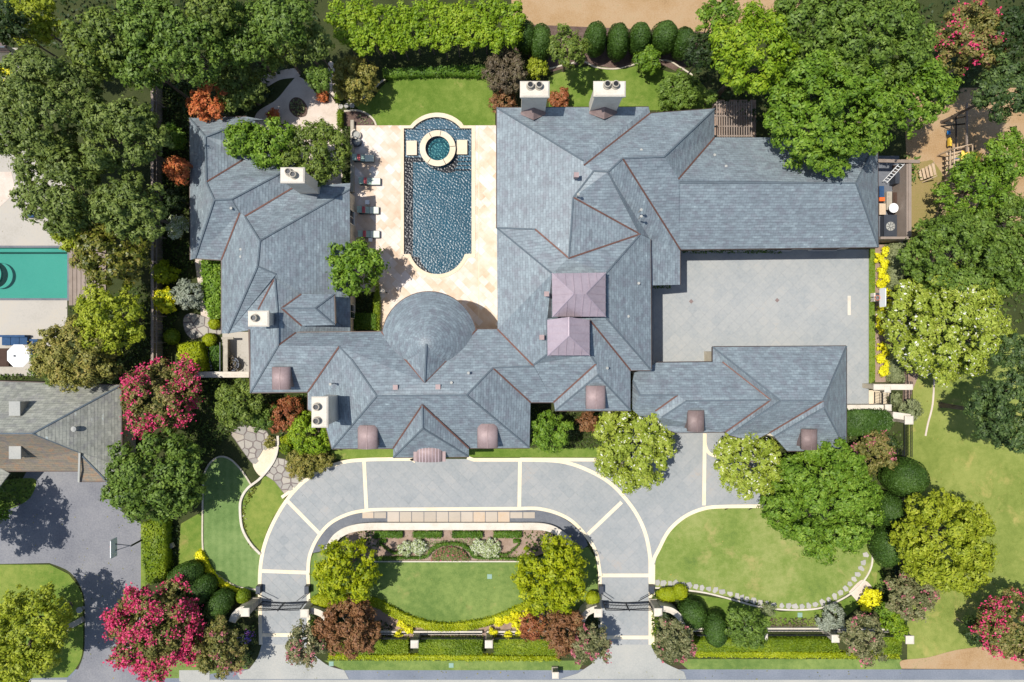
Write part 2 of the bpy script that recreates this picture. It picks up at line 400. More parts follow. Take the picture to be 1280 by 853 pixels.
sheet('neighbour_lawn', [(1134,440),(1400,400),(1400,836),(1134,836),(1134,640)], .015, M['lawn_east'])
sheet('dry_verge', cr([(1127,836),(1127,826),(1160,822),(1200,812),(1262,806),(1340,806),(1340,838)]), .03, M['drydirt'])
sheet('street', [(-900,837),(2200,837),(2200,1500),(-900,1500)], .0, M['street'])
sheet('street_gutter', [(-900,850),(2200,850),(2200,858),(-900,858)], .012, M['concrete'])
# back garden
sheet('back_lawn', cr([(468,122),(480,106),(500,98),(560,96),(598,95),(612,104),(618,130),(619,157.5)])+[(583,157.5)]+arc(546.5,184.8,42.5,41,139,14)+[(511,157.5),(466,157.5)]+cr([(463,150),(452,140),(441,130)]), .02, M['lawn_back'])
sheet('back_lawn_east', [(686,138)]+cr([(686,96),(720,85),(750,84),(780,86),(810,80),(835,90),(868,96),(890,120)])+[(896,138)], .02, M['lawn_back'])
sheet('rose_bed_soil', cr([(428,140),(445,138),(458,141),(467,150),(469,158)])+[(428,158)], .035, M['mulch'])
sheet('gravel_path', cr([(316,158),(322,140),(345,125),(362,105),(372,96),(385,104),(396,118),(410,128),(412,100),(410,80),(417,80),(420,110),(422,128),(428,160)])+[(428,235),(395,235),(372,190),(330,165)], .015, M['pinkpath'])
sheet('gravel_path', cr([(325,96),(352,88),(372,86),(374,96),(350,100),(330,112)]), .02, M['pinkpath'])
sheet('bed_island', cr([(362,128),(368,122),(377,124),(384,134),(382,145),(370,146),(362,138)], closed=True), .035, M['mulch'])
sheet('back_shrub_bed', [(640,30),(880,40),(880,60),(850,92)]+cr([(830,82),(800,76),(775,86),(745,82),(725,80)])+[(690,90),(640,60)], .03, M['mulch'])
ribbon('lawn_edging', cr([(436,126),(452,123),(466,112),(480,100),(500,96),(560,95),(600,97)]), .14, 0, .1, M['stone_wall'], kind='structure')
ribbon('lawn_edging', cr([(430,139),(445,138),(458,142),(467,150),(470,157)]), .16, 0, .1, M['stone_wall'], kind='structure')
ribbon('lawn_edging', cr([(686,86),(715,79),(730,77),(745,84),(770,86),(795,80),(812,76)]+[(835,76),(850,84),(866,94)]), .14, 0, .1, M['stone_wall'], kind='structure')
# pool deck
DK = [(440,157),(516,157),(516,150),(580,150),(580,155),(626,155),(626,420),(471,420),(471,365),(440,365)]
# pool geometry in pixels
def arc(cx, cy, r, a0, a1, n=24): return [(cx+r*math.cos(math.radians(a0+(a1-a0)*i/n)), cy-r*math.sin(math.radians(a0+(a1-a0)*i/n))) for i in range(n+1)]
inner = [(505,318),(505,161),(516,161)] + arc(546,186,39.1,139.8,40.2)[1:-1] + [(576,161),(589.5,161),(589.5,317.5),(581,318)] + arc(547,307.4,35.6,-17.3,-162.7,24)[1:-1] + [(513,318)]
outer_top = [(501,322),(501,157),(513,157)] + arc(546.5,184.8,43.8,139,41)[1:-1] + [(579.5,157),(594,157),(594,321.5),(586,322)] + arc(547,307.4,40.2,-20,-160,24)[1:-1] + [(508.5,322)]
def ring(name, outer, inn, z0, z1, mat, parent=None):
    A_, B_ = W2(outer, z1), W2(inn, 0); fl = A_+B_; n = len(fl)
    tr = tessellate_polygon([[Vector((p.x,p.y,0)) for p in A_], [Vector((p.x,p.y,0)) for p in B_]]); fs = []
    for t in tr:
        a, b, c = [fl[i] for i in t]; fs.append(t if (b-a).cross(c-a) > 0 else t[::-1])
    for o, m in ((0, len(A_)), (len(A_), len(B_))): fs += [(o+i, o+(i+1)%m, n+o+(i+1)%m, n+o+i) for i in range(m)]
    return link(name, mkmesh(name, [(p.x,p.y,z1) for p in fl]+[(p.x,p.y,z0) for p in fl], fs, mat), parent)
# deck with a hole cut for the pool: build as two halves
lowL = arc(547,307.4,39.5,-160,-90,12); lowR = arc(547,307.4,39.5,-90,-20,12)
left = [(440,157),(502,157),(502,321.5)] + lowL + [(547,420),(471,420),(471,365),(440,365)]
right = [(593,157),(626,157),(626,420),(547,420)] + lowR + [(593,321)]
pd = thing('pool_deck', None, None, P(600,380)); pd['kind'] = 'structure'
sheet('paving', left, .06, M['travertine'], None, pd, .06)
sheet('paving', right, .06, M['travertine'], None, pd, .06)
def terrace_strip(): pass
pool = thing('swimming_pool', 'long swimming pool with dark blue rippled water and rounded ends on the travertine deck', 'swimming pool', P(547,250))
# basin
ip = ccw(W2(inner, 0)); mb = MB()
n_ = len(ip); mb.add([(p.x,p.y,.0) for p in ip]+[(p.x,p.y,-1.6) for p in ip], [((i+1)%n_, i, n_+i, n_+(i+1)%n_) for i in range(n_)])
mb.prism([p for p in ip], -1.75, -1.6); mb.build('basin', M['pooltile'], pool)
sh = MB(); sh.prism(W2([(505.5,161.5),(589,161.5),(589,196),(505.5,196)],0), -1.6, -.22); sh.prism(W2(arc(546,186,38.5,139,41),0), -1.55, -.222)
sh.build('shallow_ledge', M['blackpebble'], pool)
for k, (y0, y1) in enumerate([(196,200),(200,204),(204,208)]):
    s_ = MB(); s_.prism(W2([(566,y0),(589,y0),(589,y1),(566,y1)],0), -1.6, -.45-.3*k); s_.build('step', M['pooltile'], pool)
def wave_mesh(name, poly, z, step, slope, lmin, lmax, nw, seed, mat, parent):
    rng = np.random.default_rng(seed); xs = [p.x for p in poly]; ys = [p.y for p in poly]
    X, Y = np.meshgrid(np.arange(min(xs)-step, max(xs)+step*1.5, step), np.arange(min(ys)-step, max(ys)+step*1.5, step)); Z = np.zeros_like(X)
    for i in range(nw):
        lam = math.exp(rng.uniform(math.log(lmin), math.log(lmax))); k = 2*math.pi/lam; th = rng.uniform(0, 6.283); wrp = .6*np.sin(X*rng.uniform(.5,2)+Y*rng.uniform(.5,2)+rng.uniform(0,6))
        Z += slope/math.sqrt(nw/2)/k*np.sin(k*(X*math.cos(th)+Y*math.sin(th))+rng.uniform(0,6.283)+wrp)
    ny, nx = X.shape; ins = np.zeros(X.shape, bool)
    for i in range(len(poly)):
        a, b = poly[i], poly[i-1]
        if a.y == b.y: continue
        ins ^= ((a.y > Y) != (b.y > Y)) & (X < (b.x-a.x)*(Y-a.y)/(b.y-a.y)+a.x)
    use = ins[:-1,:-1] | ins[1:,:-1] | ins[:-1,1:] | ins[1:,1:]; idx = np.arange(ny*nx).reshape(ny, nx); j, i = np.where(use)
    q = np.column_stack([idx[j,i], idx[j,i+1], idx[j+1,i+1], idx[j+1,i]]); u, inv = np.unique(q, return_inverse=True); q = inv.reshape(-1, 4)
    V = np.column_stack([X.ravel(), Y.ravel(), Z.ravel()+z])[u]
    me = bpy.data.meshes.new(name); me.from_pydata(V.tolist(), [], q.tolist()); me.materials.append(mat); me.polygons.foreach_set('use_smooth', [True]*len(q)); me.update()
    return link(name, me, parent)
wave_mesh('water', ip, -.06, .04, .2, .14, .34, 90, 3, M['water'], pool)
ring('coping', outer_top, inner, -.3, .1, M['coping'], pool)
def circ(cx, cy, r, n=48): return [(cx+r*math.cos(2*math.pi*i/n), cy+r*math.sin(2*math.pi*i/n)) for i in range(n)]
spa = thing('spa', 'round raised hot tub with cream stone rim at the top end of the pool', 'hot tub', P(547,186))
c0 = P(547,185.5,.45); s1 = (H-.45)/F
mb = MB(); ro, ri = 22.5*s1, 15.3*s1
SG = [(8,78),(80,118),(120,235),(237,296),(298,366)]
for a0, a1 in SG:
    b = MB(); k = max(3, int((a1-a0)/8)); v = []
    for i in range(k+1):
        t = math.radians(a0 + (a1-a0)*i/k); cs, sn = math.cos(t), math.sin(t)
        v += [(c0.x+ri*cs, c0.y+ri*sn, .37), (c0.x+ro*cs, c0.y+ro*sn, .37), (c0.x+ro*cs, c0.y+ro*sn, .46), (c0.x+ri*cs, c0.y+ri*sn, .46)]
    f = []
    for i in range(k):
        a = 4*i; f += [(a+3,a+2,a+6,a+7),(a+2,a+1,a+5,a+6),(a,a+3,a+7,a+4)]
    f += [(0,1,2,3),(4*k+3,4*k+2,4*k+1,4*k)]
    b.add(v, f); b.build('coping_stone', M['coping'], spa)
mb.lathe((c0.x,c0.y,0), [(ro-.06,-1.5),(ro-.06,.37)], 40); mb.f.pop(); mb.build('outer_wall', M['blackpebble'], spa)
mb = MB(); mb.lathe((c0.x,c0.y,0), [(ri,.4),(ri,-.1),(ri*.66,-.1),(ri*.66,-.6)], 40); mb.f = [f[::-1] if len(f)==4 else f for f in mb.f]; mb.build('spa_basin', M['pooltile'], spa)
mb = MB(); mb.lathe((c0.x,c0.y,0), [(ri+.01,.3),(ri+.01,.301)], 40); mb.f=[mb.f[-1]]; mb.build('water', M['water_calm'], spa)
for dx in (-.18, .28):
    mb = MB(); mb.lathe((c0.x+dx-.05, c0.y-.25,0), [(.09,-.6),(.09,-.57)], 12); mb.build('drain_cover', M['white'], spa)
for (a,b,c,d,l) in [(508,176,521,194,'left of the spa'),(571,175,584,193,'right of the spa')]:
    p, q = P(a,d,.12), P(c,b,.12); t = thing('stepping_pad', 'square travertine pad standing in the pool '+l, 'stepping pad', (p.x,p.y,0), 'travertine pads in the pool')
    mb = MB(); mb.box(p.x,p.y,-.02,q.x,q.y,.12); mb.build('top_slab', M['coping'], t)
    mb = MB(); mb.box(p.x+.06,p.y+.06,-1.4,q.x-.06,q.y-.06,-.02); mb.build('base', M['blackpebble'], t)
sheet('deck_strip', [(598,160),(599,160),(599,400),(598,400)], .064, M['coping'])
# neighbour's pool (left edge)
sheet('pool_terrace', [(-220,60),(22,60),(34,150),(95,250),(84,309),(-220,309)], .03, M['deckstone'])
sheet('pool_terrace', [(-220,374),(84,374),(84,400),(60,470),(-220,470)], .031, M['deckstone'])
sheet('dirt_strip', [(-10,268),(20,240),(14,215),(0,215),(-30,240)], .045, M['pinkpath'])
np_ = thing('neighbour_pool', 'turquoise rectangular swimming pool at the left edge of the photo', 'swimming pool', P(0,340))
mb = MB(); q0, q1 = P(-120,373), P(84,310)
mb.v = []; mb.add([(q0.x,q0.y,.0),(q1.x,q0.y,.0),(q1.x,q1.y,.0),(q0.x,q1.y,.0),(q0.x,q0.y,-1.3),(q1.x,q0.y,-1.3),(q1.x,q1.y,-1.3),(q0.x,q1.y,-1.3)], [(1,0,4,5),(2,1,5,6),(3,2,6,7),(0,3,7,4),(4,7,6,5)][:4]+[(4,5,6,7)])
mb.build('basin', M['pooltile_pale'], np_)
mb = MB(); mb.box(q0.x, q1.y-.35, -1.2, q1.x, q1.y-.02, -.35); mb.box(q0.x, q0.y+.02, -1.2, q1.x, q0.y+.25, -.35); mb.build('bench', M['pooltile_pale'], np_)
mb = MB(); mb.add([(q0.x,q0.y,-.12),(q1.x,q0.y,-.12),(q1.x,q1.y,-.12),(q0.x,q1.y,-.12)], [(0,1,2,3)]); mb.build('water', M['water_calm'], np_)
mb = MB(); pr = [(q0.x,q1.y),(q1.x,q1.y),(q1.x,q0.y),(q0.x,q0.y)]
mb.beam((q0.x,q1.y+.1,.03),(q1.x+.2,q1.y+.1,.03),.2,.1); mb.beam((q0.x,q0.y-.1,.03),(q1.x+.2,q0.y-.1,.03),.2,.1); mb.build('coping', M['darkslate'], np_)
mb = MB(); mb.lathe(P(-6,344,-.9), [(1.25,0),(1.25,.9)], 32); mb.f.pop(); mb.build('spa_wall', M['darkslate'], np_)
sheet('concrete_strip', [(84,309),(88,309),(88,376),(84,376)], .04, M['darkslate'])
dk = thing('wooden_deck', 'weathered wooden boardwalk beside the turquoise neighbour pool', 'deck', P(105,350))
for i in range(9):
    x = 87 + i*5.2; p, q = P(x,382), P(x+4.6,306)
    mb = MB(); mb.box(p.x,p.y,.04,q.x,q.y,.12+.004*(i%2)); mb.build('deck_board', M['wood'], dk)
# driveway
outerL = cr([(326,806),(325,765),(325,715),(331,680),(345,647),(365,617),(392,593),(425,579),(455,575),(505,574)])
top_edge = [(505,574),(520,574),(590,574),(650,575)]
outerR = cr([(650,575),(700,577),(735,588),(765,606),(790,634),(805,662),(812,692),(813,720),(813,806)])
innerL = cr([(385.5,806),(385.5,740),(385,715),(387,695),(396,674),(412,655),(435,643),(460,638),(490,637)])
innerR = cr([(650,636),(672,636),(694,641),(714,651),(731,668),(744,688),(749,710),(750,730),(750,806)])
lawn_R = cr([(818,735),(817,710),(822,690),(835,665),(855,645),(880,635),(905,632),(960,632),(1040,640),(1092,660),(1098,690),(1090,708),(1076,728),(1055,745),(1030,757),(1000,762),(960,759),(930,751),(890,742),(850,738)], closed=False)
drive_poly = [(326,806)] + outerL[1:] + top_edge[1:] + [(735,577),(790,575),(790,530),(856,530),(884,530),(940,560),(950,580),(950,634),(905,634),(880,637),(855,647),(835,667),(822,692),(817,712),(816,806),(750,806)] + innerR[::-1] + innerL[::-1]
drv = thing('driveway', None, None, P(560,610)); drv['kind'] = 'structure'
sheet('driveway_bed', drive_poly, .05, M['joint'], None, drv)
crt = thing('motor_court', None, None, P(960,400)); crt['kind'] = 'structure'
court_poly = [(805,312),(1086,312),(1086,508),(1045,508),(1045,520),(805,520)]
sheet('court_bed', court_poly, .052, M['joint'], None, crt)
def clip_convex(subj, win):
    out = subj
    for i in range(len(win)):
        a, b = win[i], win[(i+1) % len(win)]; inp = out; out = []
        if not inp: break
        def side(p): return (b.x-a.x)*(p.y-a.y)-(b.y-a.y)*(p.x-a.x)
        for j in range(len(inp)):
            p, q = inp[j-1], inp[j]; sp, sq = side(p), side(q)
            if sq >= 0:
                if sp < 0: out.append(p.lerp(q, sp/(sp-sq)))
                out.append(q)
            elif sp >= 0: out.append(p.lerp(q, sp/(sp-sq)))
    return out
def inside(p, poly):
    c = False; n = len(poly)
    for i in range(n):
        a, b = poly[i], poly[i-1]
        if (a.y > p.y) != (b.y > p.y) and p.x < (b.x-a.x)*(p.y-a.y)/(b.y-a.y)+a.x: c = not c
    return c
def pave(parent, poly_px, size, z, mat, name='paver', gap=.009, ang=45, cap=290, skip=None, wide=1.0):
    poly = ccw(W2(poly_px, z)); xs = [p.x for p in poly]; ys = [p.y for p in poly]
    ca, sa = math.cos(math.radians(ang)), math.sin(math.radians(ang)); cells = []
    rad = max(max(xs)-min(xs), max(ys)-min(ys)); cx, cy = (max(xs)+min(xs))/2, (max(ys)+min(ys))/2
    sx, sy = size*wide, size; n = int(rad/size)+2
    for j in range(-n, n):
        for i in range(-n, n):
            u0 = (i + (.5 if j % 2 else 0)*(ang != 45))*sx; v0 = j*sy
            q = [Vector((cx+u*ca-v*sa, cy+u*sa+v*ca)) for u, v in ((u0+gap,v0+gap),(u0+sx-gap,v0+gap),(u0+sx-gap,v0+sy-gap),(u0+gap,v0+sy-gap))]
            ins = [inside(c, poly) for c in q]
            c = (q[0]+q[2])/2
            if skip and skip(c): continue
            if all(ins): cells.append((c, q, True))
            elif any(ins) or inside(c, poly):
                cl = clip_convex(poly, q)
                if len(cl) >= 3 and abs(area(cl)) > .05*size*size: cells.append((c, cl, False))
    full = None; rest = MB(); k = 0; R.shuffle(cells); cells.sort(key=lambda t: not t[2])
    for c, q, fl in cells:
        th = .03 + R.uniform(-.004, .004)
        if k < cap and fl:
            if full is None:
                mb = MB(); mb.prism([p-c for p in q], 0, .03); full = mkmesh(name, mb.v, mb.f, mat)
            o = bpy.data.objects.new(name, full); C.objects.link(o); o.parent = parent
            o.location = Vector((c.x, c.y, z-.03+R.uniform(-.001,.001))) - parent.location; k += 1
        else: rest.prism(q, z-.03, z+R.uniform(-.001,.001))
    if rest.v:
        o = rest.build(name+'_field', mat, parent); o['kind'] = 'stuff'
    return k
bandw = 2.2
pave(drv, drive_poly, .80, .06, M['paver'])
pave(crt, [(p) for p in [(817,345),(850,312),(1085,312),(1085,506),(1050,508),(1050,520),(810,520),(817,440)]], .80, .06, M['court_paver'])
def band(name, pts, w=.34, z=.075): return ribbon(name, pts, w, .03, z, M['band'], drv)
band('edge_band', outerL + top_edge[1:2] + [(514,575),(519,577)])
band('edge_band', [(584,572),(592,575),(650,575)] + outerR[1:])
band('edge_band', innerL + innerR, .32, .078)
band('edge_band', [(650,574.6),(735,574.8),(775,575)], .34, .071)
band('edge_band', cr([(813.5,712),(817,700),(823,688),(836,664),(856,646),(880,636),(905,633.5),(960,633)]), .34, .072)
band('edge_band', [(817,706),(816,806)], .3, .073)
band('cross_band', [(455,577),(458,637)], .34, .07); band('cross_band', [(650,577),(649,637)], .34, .07)
band('cross_band', [(357,624),(400,668)], .34, .07); band('cross_band', [(777,628),(735,668)], .34, .07)
band('cross_band', [(327,714),(384,716)], .34, .07); band('cross_band', [(751,719.5),(812,719.5)], .34, .07)
band('cross_band', [(327,794),(385,794)], .34, .07); band('cross_band', [(751,797),(812,797)], .34, .07)
band('cross_band', [(881,542),(880,632)], .34, .07)
band('edge_band', cr([(881,545),(882,558),(887,567),(897,571)]), .3, .068)
# aprons to the street
sheet('driveway_apron', [(328,796),(384,796),(386,806)]+cr([(394,820),(410,832),(430,838)])+[(436,849),(300,849),(296,842)]+cr([(312,836),(322,822),(327,806)]), .028, M['concrete'])
sheet('driveway_apron', [(752,799),(811,799)]+cr([(816,812),(830,828),(855,840)])+[(858,849),(700,849),(722,842),(740,830),(750,812)], .028, M['concrete'])
sheet('driveway_bed', [(326,796),(386,796),(386,800),(326,800)], .022, M['joint'])
# dark slate walk inside the loop
walk = thing('inner_walk', None, None, P(560,650)); walk['kind'] = 'structure'
wl = cr([(388,692),(397,676),(413,657),(436,645),(462,640),(490,638)])+cr([(650,638),(672,638),(693,643),(712,653),(729,669),(735,682)])+cr([(723,690),(712,672),(698,661),(680,657),(600,657)])+cr([(470,657),(440,661),(420,672),(408,688)])
sheet('slate_bed', wl, .05, M['darkslate'], None, walk)
def slab(parent, px0, py0, px1, py1, z0, z1, mat, name, jit=.02):
    p, q = P(px0,py1,z1), P(px1,py0,z1); mb = MB(); mb.box(p.x,p.y,z0,q.x,q.y,z1+R.uniform(0,.006)); return mb.build(name, mat, parent)
for i in range(10): slab(walk, 484.3+i*15.35, 640, 498.8+i*15.35, 655, .05, .075, M['square_stone'], 'square_slab')
for x0, x1 in ((453,466.8),(467.8,482.5),(637.8,653),(654,668.5)): slab(walk, x0, 640.5, x1, 648, .05, .073, M['square_stone'], 'narrow_slab')
# lawns in front
sheet('front_lawn', [(388,700)]+cr([(392,692),(420,690),(470,702)])+[(655,702),(700,690),(735,684),(746,700),(747,730),(747,757),(715,768),(657,756)]+cr([(640,763),(610,774),(585,779),(560,781),(535,779),(510,771),(485,758),(465,749)])+[(430,760),(388,752)], .02, M['lawn'])
ribbon('lawn_edging', cr([(463,749),(485,758),(510,771),(535,779),(560,781),(585,779),(612,774),(640,763),(662,753)]), .12, 0, .1, M['stone_wall'], kind='structure')
ribbon('lawn_edging', [(468,702.3),(655,702.3)], .10, 0, .09, M['limestone'], kind='structure')
sheet('oval_lawn', lawn_R, .02, M['lawn_oval'])
ribbon('lawn_edging', cr([(817,735),(835,736),(858,738),(885,742),(920,751),(945,758),(975,762),(1005,762.5),(1030,759),(1058,746),(1077,730),(1089,710),(1091,690),(1091,681)]), .15, 0, .11, M['limestone'], kind='structure')
sheet('putting_green', cr([(253,700),(252.5,660),(253,620),(258,585),(267,575),(278,571),(290,575),(303,590),(314,607),(305,622),(301,640),(303,660),(311,678),(324,694),(324,737),(300,735),(282,727),(264,712)], closed=True), .02, M['putting'])
ribbon('lawn_edging', cr([(314,607),(303,590),(290,576),(278,571),(268,574),(259,584),(254,600),(253,640),(253,680),(256,700),(266,714),(283,727),(302,735),(324,737.5)]), .15, 0, .1, M['stone_wall'], kind='structure')
ribbon('curb_wall', cr([(325,693),(313,680),(303,662),(300,642),(301,625),(309,611),(323,600),(334,588),(343,574),(347,558),(347,545)]), .22, 0, .22, M['limestone'], kind='structure')
sheet('side_lawn', cr([(325,606),(330,596),(345,600),(357,619),(340,650),(330,675),(326,700),(316,682),(306,664),(303,642),(304,625),(312,612)], closed=True), .018, M['lawn_dry'])
sheet('side_lawn', [(226,655),(252,640),(254,700),(262,712),(240,715),(222,706)], .018, M['lawn_dry'])
sheet('entry_lawn', [(414,560),(520,560),(520,574),(414,574)], .018, M['lawn_back'])
sheet('entry_lawn', [(584,560),(775,560),(775,572),(584,572)], .018, M['lawn_back'])
sheet('street_verge', [(405,826),(730,826),(724,838),(430,838)], .02, M['lawn'])
sheet('street_verge', [(845,824),(1127,824),(1127,837),(860,837)], .02, M['lawn'])
sheet('street_verge', [(180,828),(300,820),(310,836),(225,848),(180,848)], .02, M['lawn'])
sheet('concrete_pad', [(224,838),(262,838),(262,852),(224,852)], .03, M['concrete'])
sheet('parterre_mulch', cr([(430,665),(470,661)])+[(680,661),(700,668),(700,684),(655,701),(468,701),(440,690)], .035, M['mulch_pale'])
sheet('front_mulch', cr([(430,756),(470,760),(520,783),(560,789),(610,783),(660,762),(700,770)])+[(700,800),(430,800)], .012, M['mulch_pale'])
sheet('stone_landing', cr([(1061,740),(1078,725),(1091,738),(1074,755)], closed=False), .04, M['pinkpath'])
sheet('garden_lawn', [(860,742),(925,752),(975,765),(1030,762),(1075,740),(1090,706),(1100,700),(1108,730),(1040,785),(870,785)], .012, M['lawn_back'])
sheet('court_verge', [(1086,312),(1094,312),(1094,475),(1088,480),(1086,480)], .02, M['lawn_dry'])
sheet('flower_bed', [(1094,306),(1116,306),(1116,478),(1094,478)], .02, M['mulch_pale'])
sheet('mulch_strip', [(1130,440),(1146,450),(1148,470),(1140,490),(1133,520),(1128,520)], .03, M['mulch_pale'])
# neighbour's side
sheet('neighbour_driveway', [(36,585),(155,590),(152,640),(176,652),(176,853),(84,853)]+cr([(98,836),(105,815),(106,775),(104,742),(88,716),(62,704)])+[(-60,703),(-60,640),(10,630)], .02, M['asphalt'])
sheet('neighbour_driveway', cr([(45,600),(47,615),(38,628),(18,636),(-40,640)])+[(-40,706),(60,704),(90,640),(60,592)], .021, M['asphalt'])
sheet('neighbour_driveway', [(84,850),(176,850),(200,838),(226,843),(226,870),(80,870)], .014, M['street'])
sheet('neighbour_island', [(-60,706),(62,706)]+cr([(86,718),(102,742),(104,775),(103,815),(96,834),(84,847)])+[(-60,850)], .03, M['lawn_dry'])
sheet('neighbour_bed', cr([(8,600),(40,598),(45,606),(36,624),(16,635),(-10,640),(-10,610)]), .03, M['lawn_dry'])
sheet('grass_strip', [(176,655),(182,655),(182,780),(176,780)], .024, M['lawn_dry'])
sheet('slate_terrace', cr([(229,399),(236,392),(250,394),(262,399),(276,408),(276,418),(262,417),(250,422),(240,424),(231,414)], closed=True), .03, M['flagbed'])
sheet('paved_court', [(278,415),(316,415),(316,470),(278,470)], .05, M['deckstone'])
sheet('back_path', cr([(244,322),(252,325),(254,345),(256,380),(262,398),(252,398),(250,370),(246,345)], closed=True), .02, M['pinkpath'])

# ------------------------------------------------------------------ loose stones
def voronoi_stones(parent, poly_px, n, z, mat, name, seed, gap=.05, relax=2):
    rr = random.Random(seed); poly = ccw(W2(poly_px, z)); xs = [p.x for p in poly]; ys = [p.y for p in poly]
    pts = []
    while len(pts) < n:
        p = Vector((rr.uniform(min(xs),max(xs)), rr.uniform(min(ys),max(ys))))
        if inside(p, poly): pts.append(p)
    def cells():
        out = []
        for i, p in enumerate(pts):
            win = poly
            for j, q in enumerate(pts):
                if i == j: continue
                m = (p+q)/2; d = (q-p).normalized(); t = Vector((-d.y, d.x)); big = 60
                half = [m - t*big, m + t*big, m + t*big - d*big, m - t*big - d*big]
                if area(half) < 0: half = half[::-1]
                win = clip_convex(win, half)
                if len(win) < 3: break
            out.append(win)
        return out
    for _ in range(relax):
        cs = cells()
        for i, c in enumerate(cs):
            if len(c) >= 3: pts[i] = sum(c, Vector((0,0)))/len(c)
    k = 0
    for c in cells():
        c = [p for i, p in enumerate(c) if (p-c[i-1]).length > .05]
        if len(c) < 3 or abs(area(c)) < .03: continue
        q = offset_poly(c, gap)
        if area(q) <= 0.01: continue
        q = [p + Vector((rr.uniform(-.03,.03), rr.uniform(-.03,.03))) for p in q]
        mb = MB(); mb.prism(q, z-.03, z + rr.uniform(.0,.02)); mb.build(name, mat, parent); k += 1
    return k
path = thing('flagstone_path', None, None, P(330,580)); path['kind'] = 'structure'
pA = cr([(289,541),(303,532),(318,534),(334,540),(336,556),(330,568),(318,581),(304,565),(295,552)], closed=True)
pB = [(345,572),(356,574),(364,580),(372,592),(385,600),(366,618),(357,620),(343,602),(328,592)]
sheet('gravel_bed', pA, .025, M['flagbed'], None, path); sheet('gravel_bed', pB, .026, M['flagbed'], None, path)
voronoi_stones(path, pA, 17, .05, M['flag'], 'flagstone', 4)
voronoi_stones(path, pB, 20, .05, M['flag'], 'flagstone', 9)
sheet('cream_slab', cr([(316,581),(324,571),(330,560),(333,550),(343,547),(346,558),(343,573),(334,586),(325,595)], closed=True), .055, M['coping'], None, path)
ribbon('cream_band', [(352,622),(386,598)], .0+.3, .03, .06, M['band'], path)
sp = thing('stepping_stones', None, None, P(950,745)); sp['kind'] = 'structure'
line = cr([(819,728),(835,730),(850,729.5),(866,733),(890,737),(915,743),(940,751),(965,756),(990,758),(1015,757),(1040,748),(1060,733),(1074,715),(1081,698),(1083,688)], 12)
d = 0; nxt = 4
rr = random.Random(3)
for a, b in zip(line, line[1:]):
    st = math.dist(a, b); d += st
    if d >= nxt:
        t = math.atan2(b[1]-a[1], b[0]-a[0]); L_ = rr.uniform(3.2,4.5); w_ = rr.uniform(3.6,4.8)
        pts = []
        for k in range(5):
            an = k*math.pi/2.5 + rr.uniform(-.35,.35); u, v = L_*math.cos(an)*rr.uniform(.85,1.15), w_*math.sin(an)*rr.uniform(.85,1.15)
            pts.append((a[0]+u*math.cos(t)-v*math.sin(t), a[1]+u*math.sin(t)+v*math.cos(t)))
        mb = MB(); mb.prism(W2(pts, .06), .02, .055+rr.uniform(0,.02)); mb.build('stepping_stone', M['step'], sp)
        nxt = d + L_*1.75 + rr.uniform(.5,1.2)
for (x, y) in [(426,133),(433,132.5),(440,132)]:
    mb = MB(); mb.prism(W2([(x+3.2*math.cos(a+R.uniform(-.2,.2)), y+3.4*math.sin(a)) for a in [k*1.05 for k in range(6)]], .05), .02, .06); mb.build('stepping_stone', M['step'], sp)
for i in range(9):
    x, y = 256+i*.9+(i%2), 430+i*3.9
    mb = MB(); mb.prism(W2([(x+2.2*math.cos(a+.3*i), y+1.9*math.sin(a+.3*i)) for a in [k*1.2 for k in range(5)]], .05), .02, .06); mb.build('stepping_stone', M['step'], sp)
voronoi_stones(sp, cr([(229,399),(236,392),(250,394),(262,399),(276,408),(276,418),(262,417),(250,422),(240,424),(231,414)], closed=True), 12, .06, M['flag'], 'flagstone', 21)
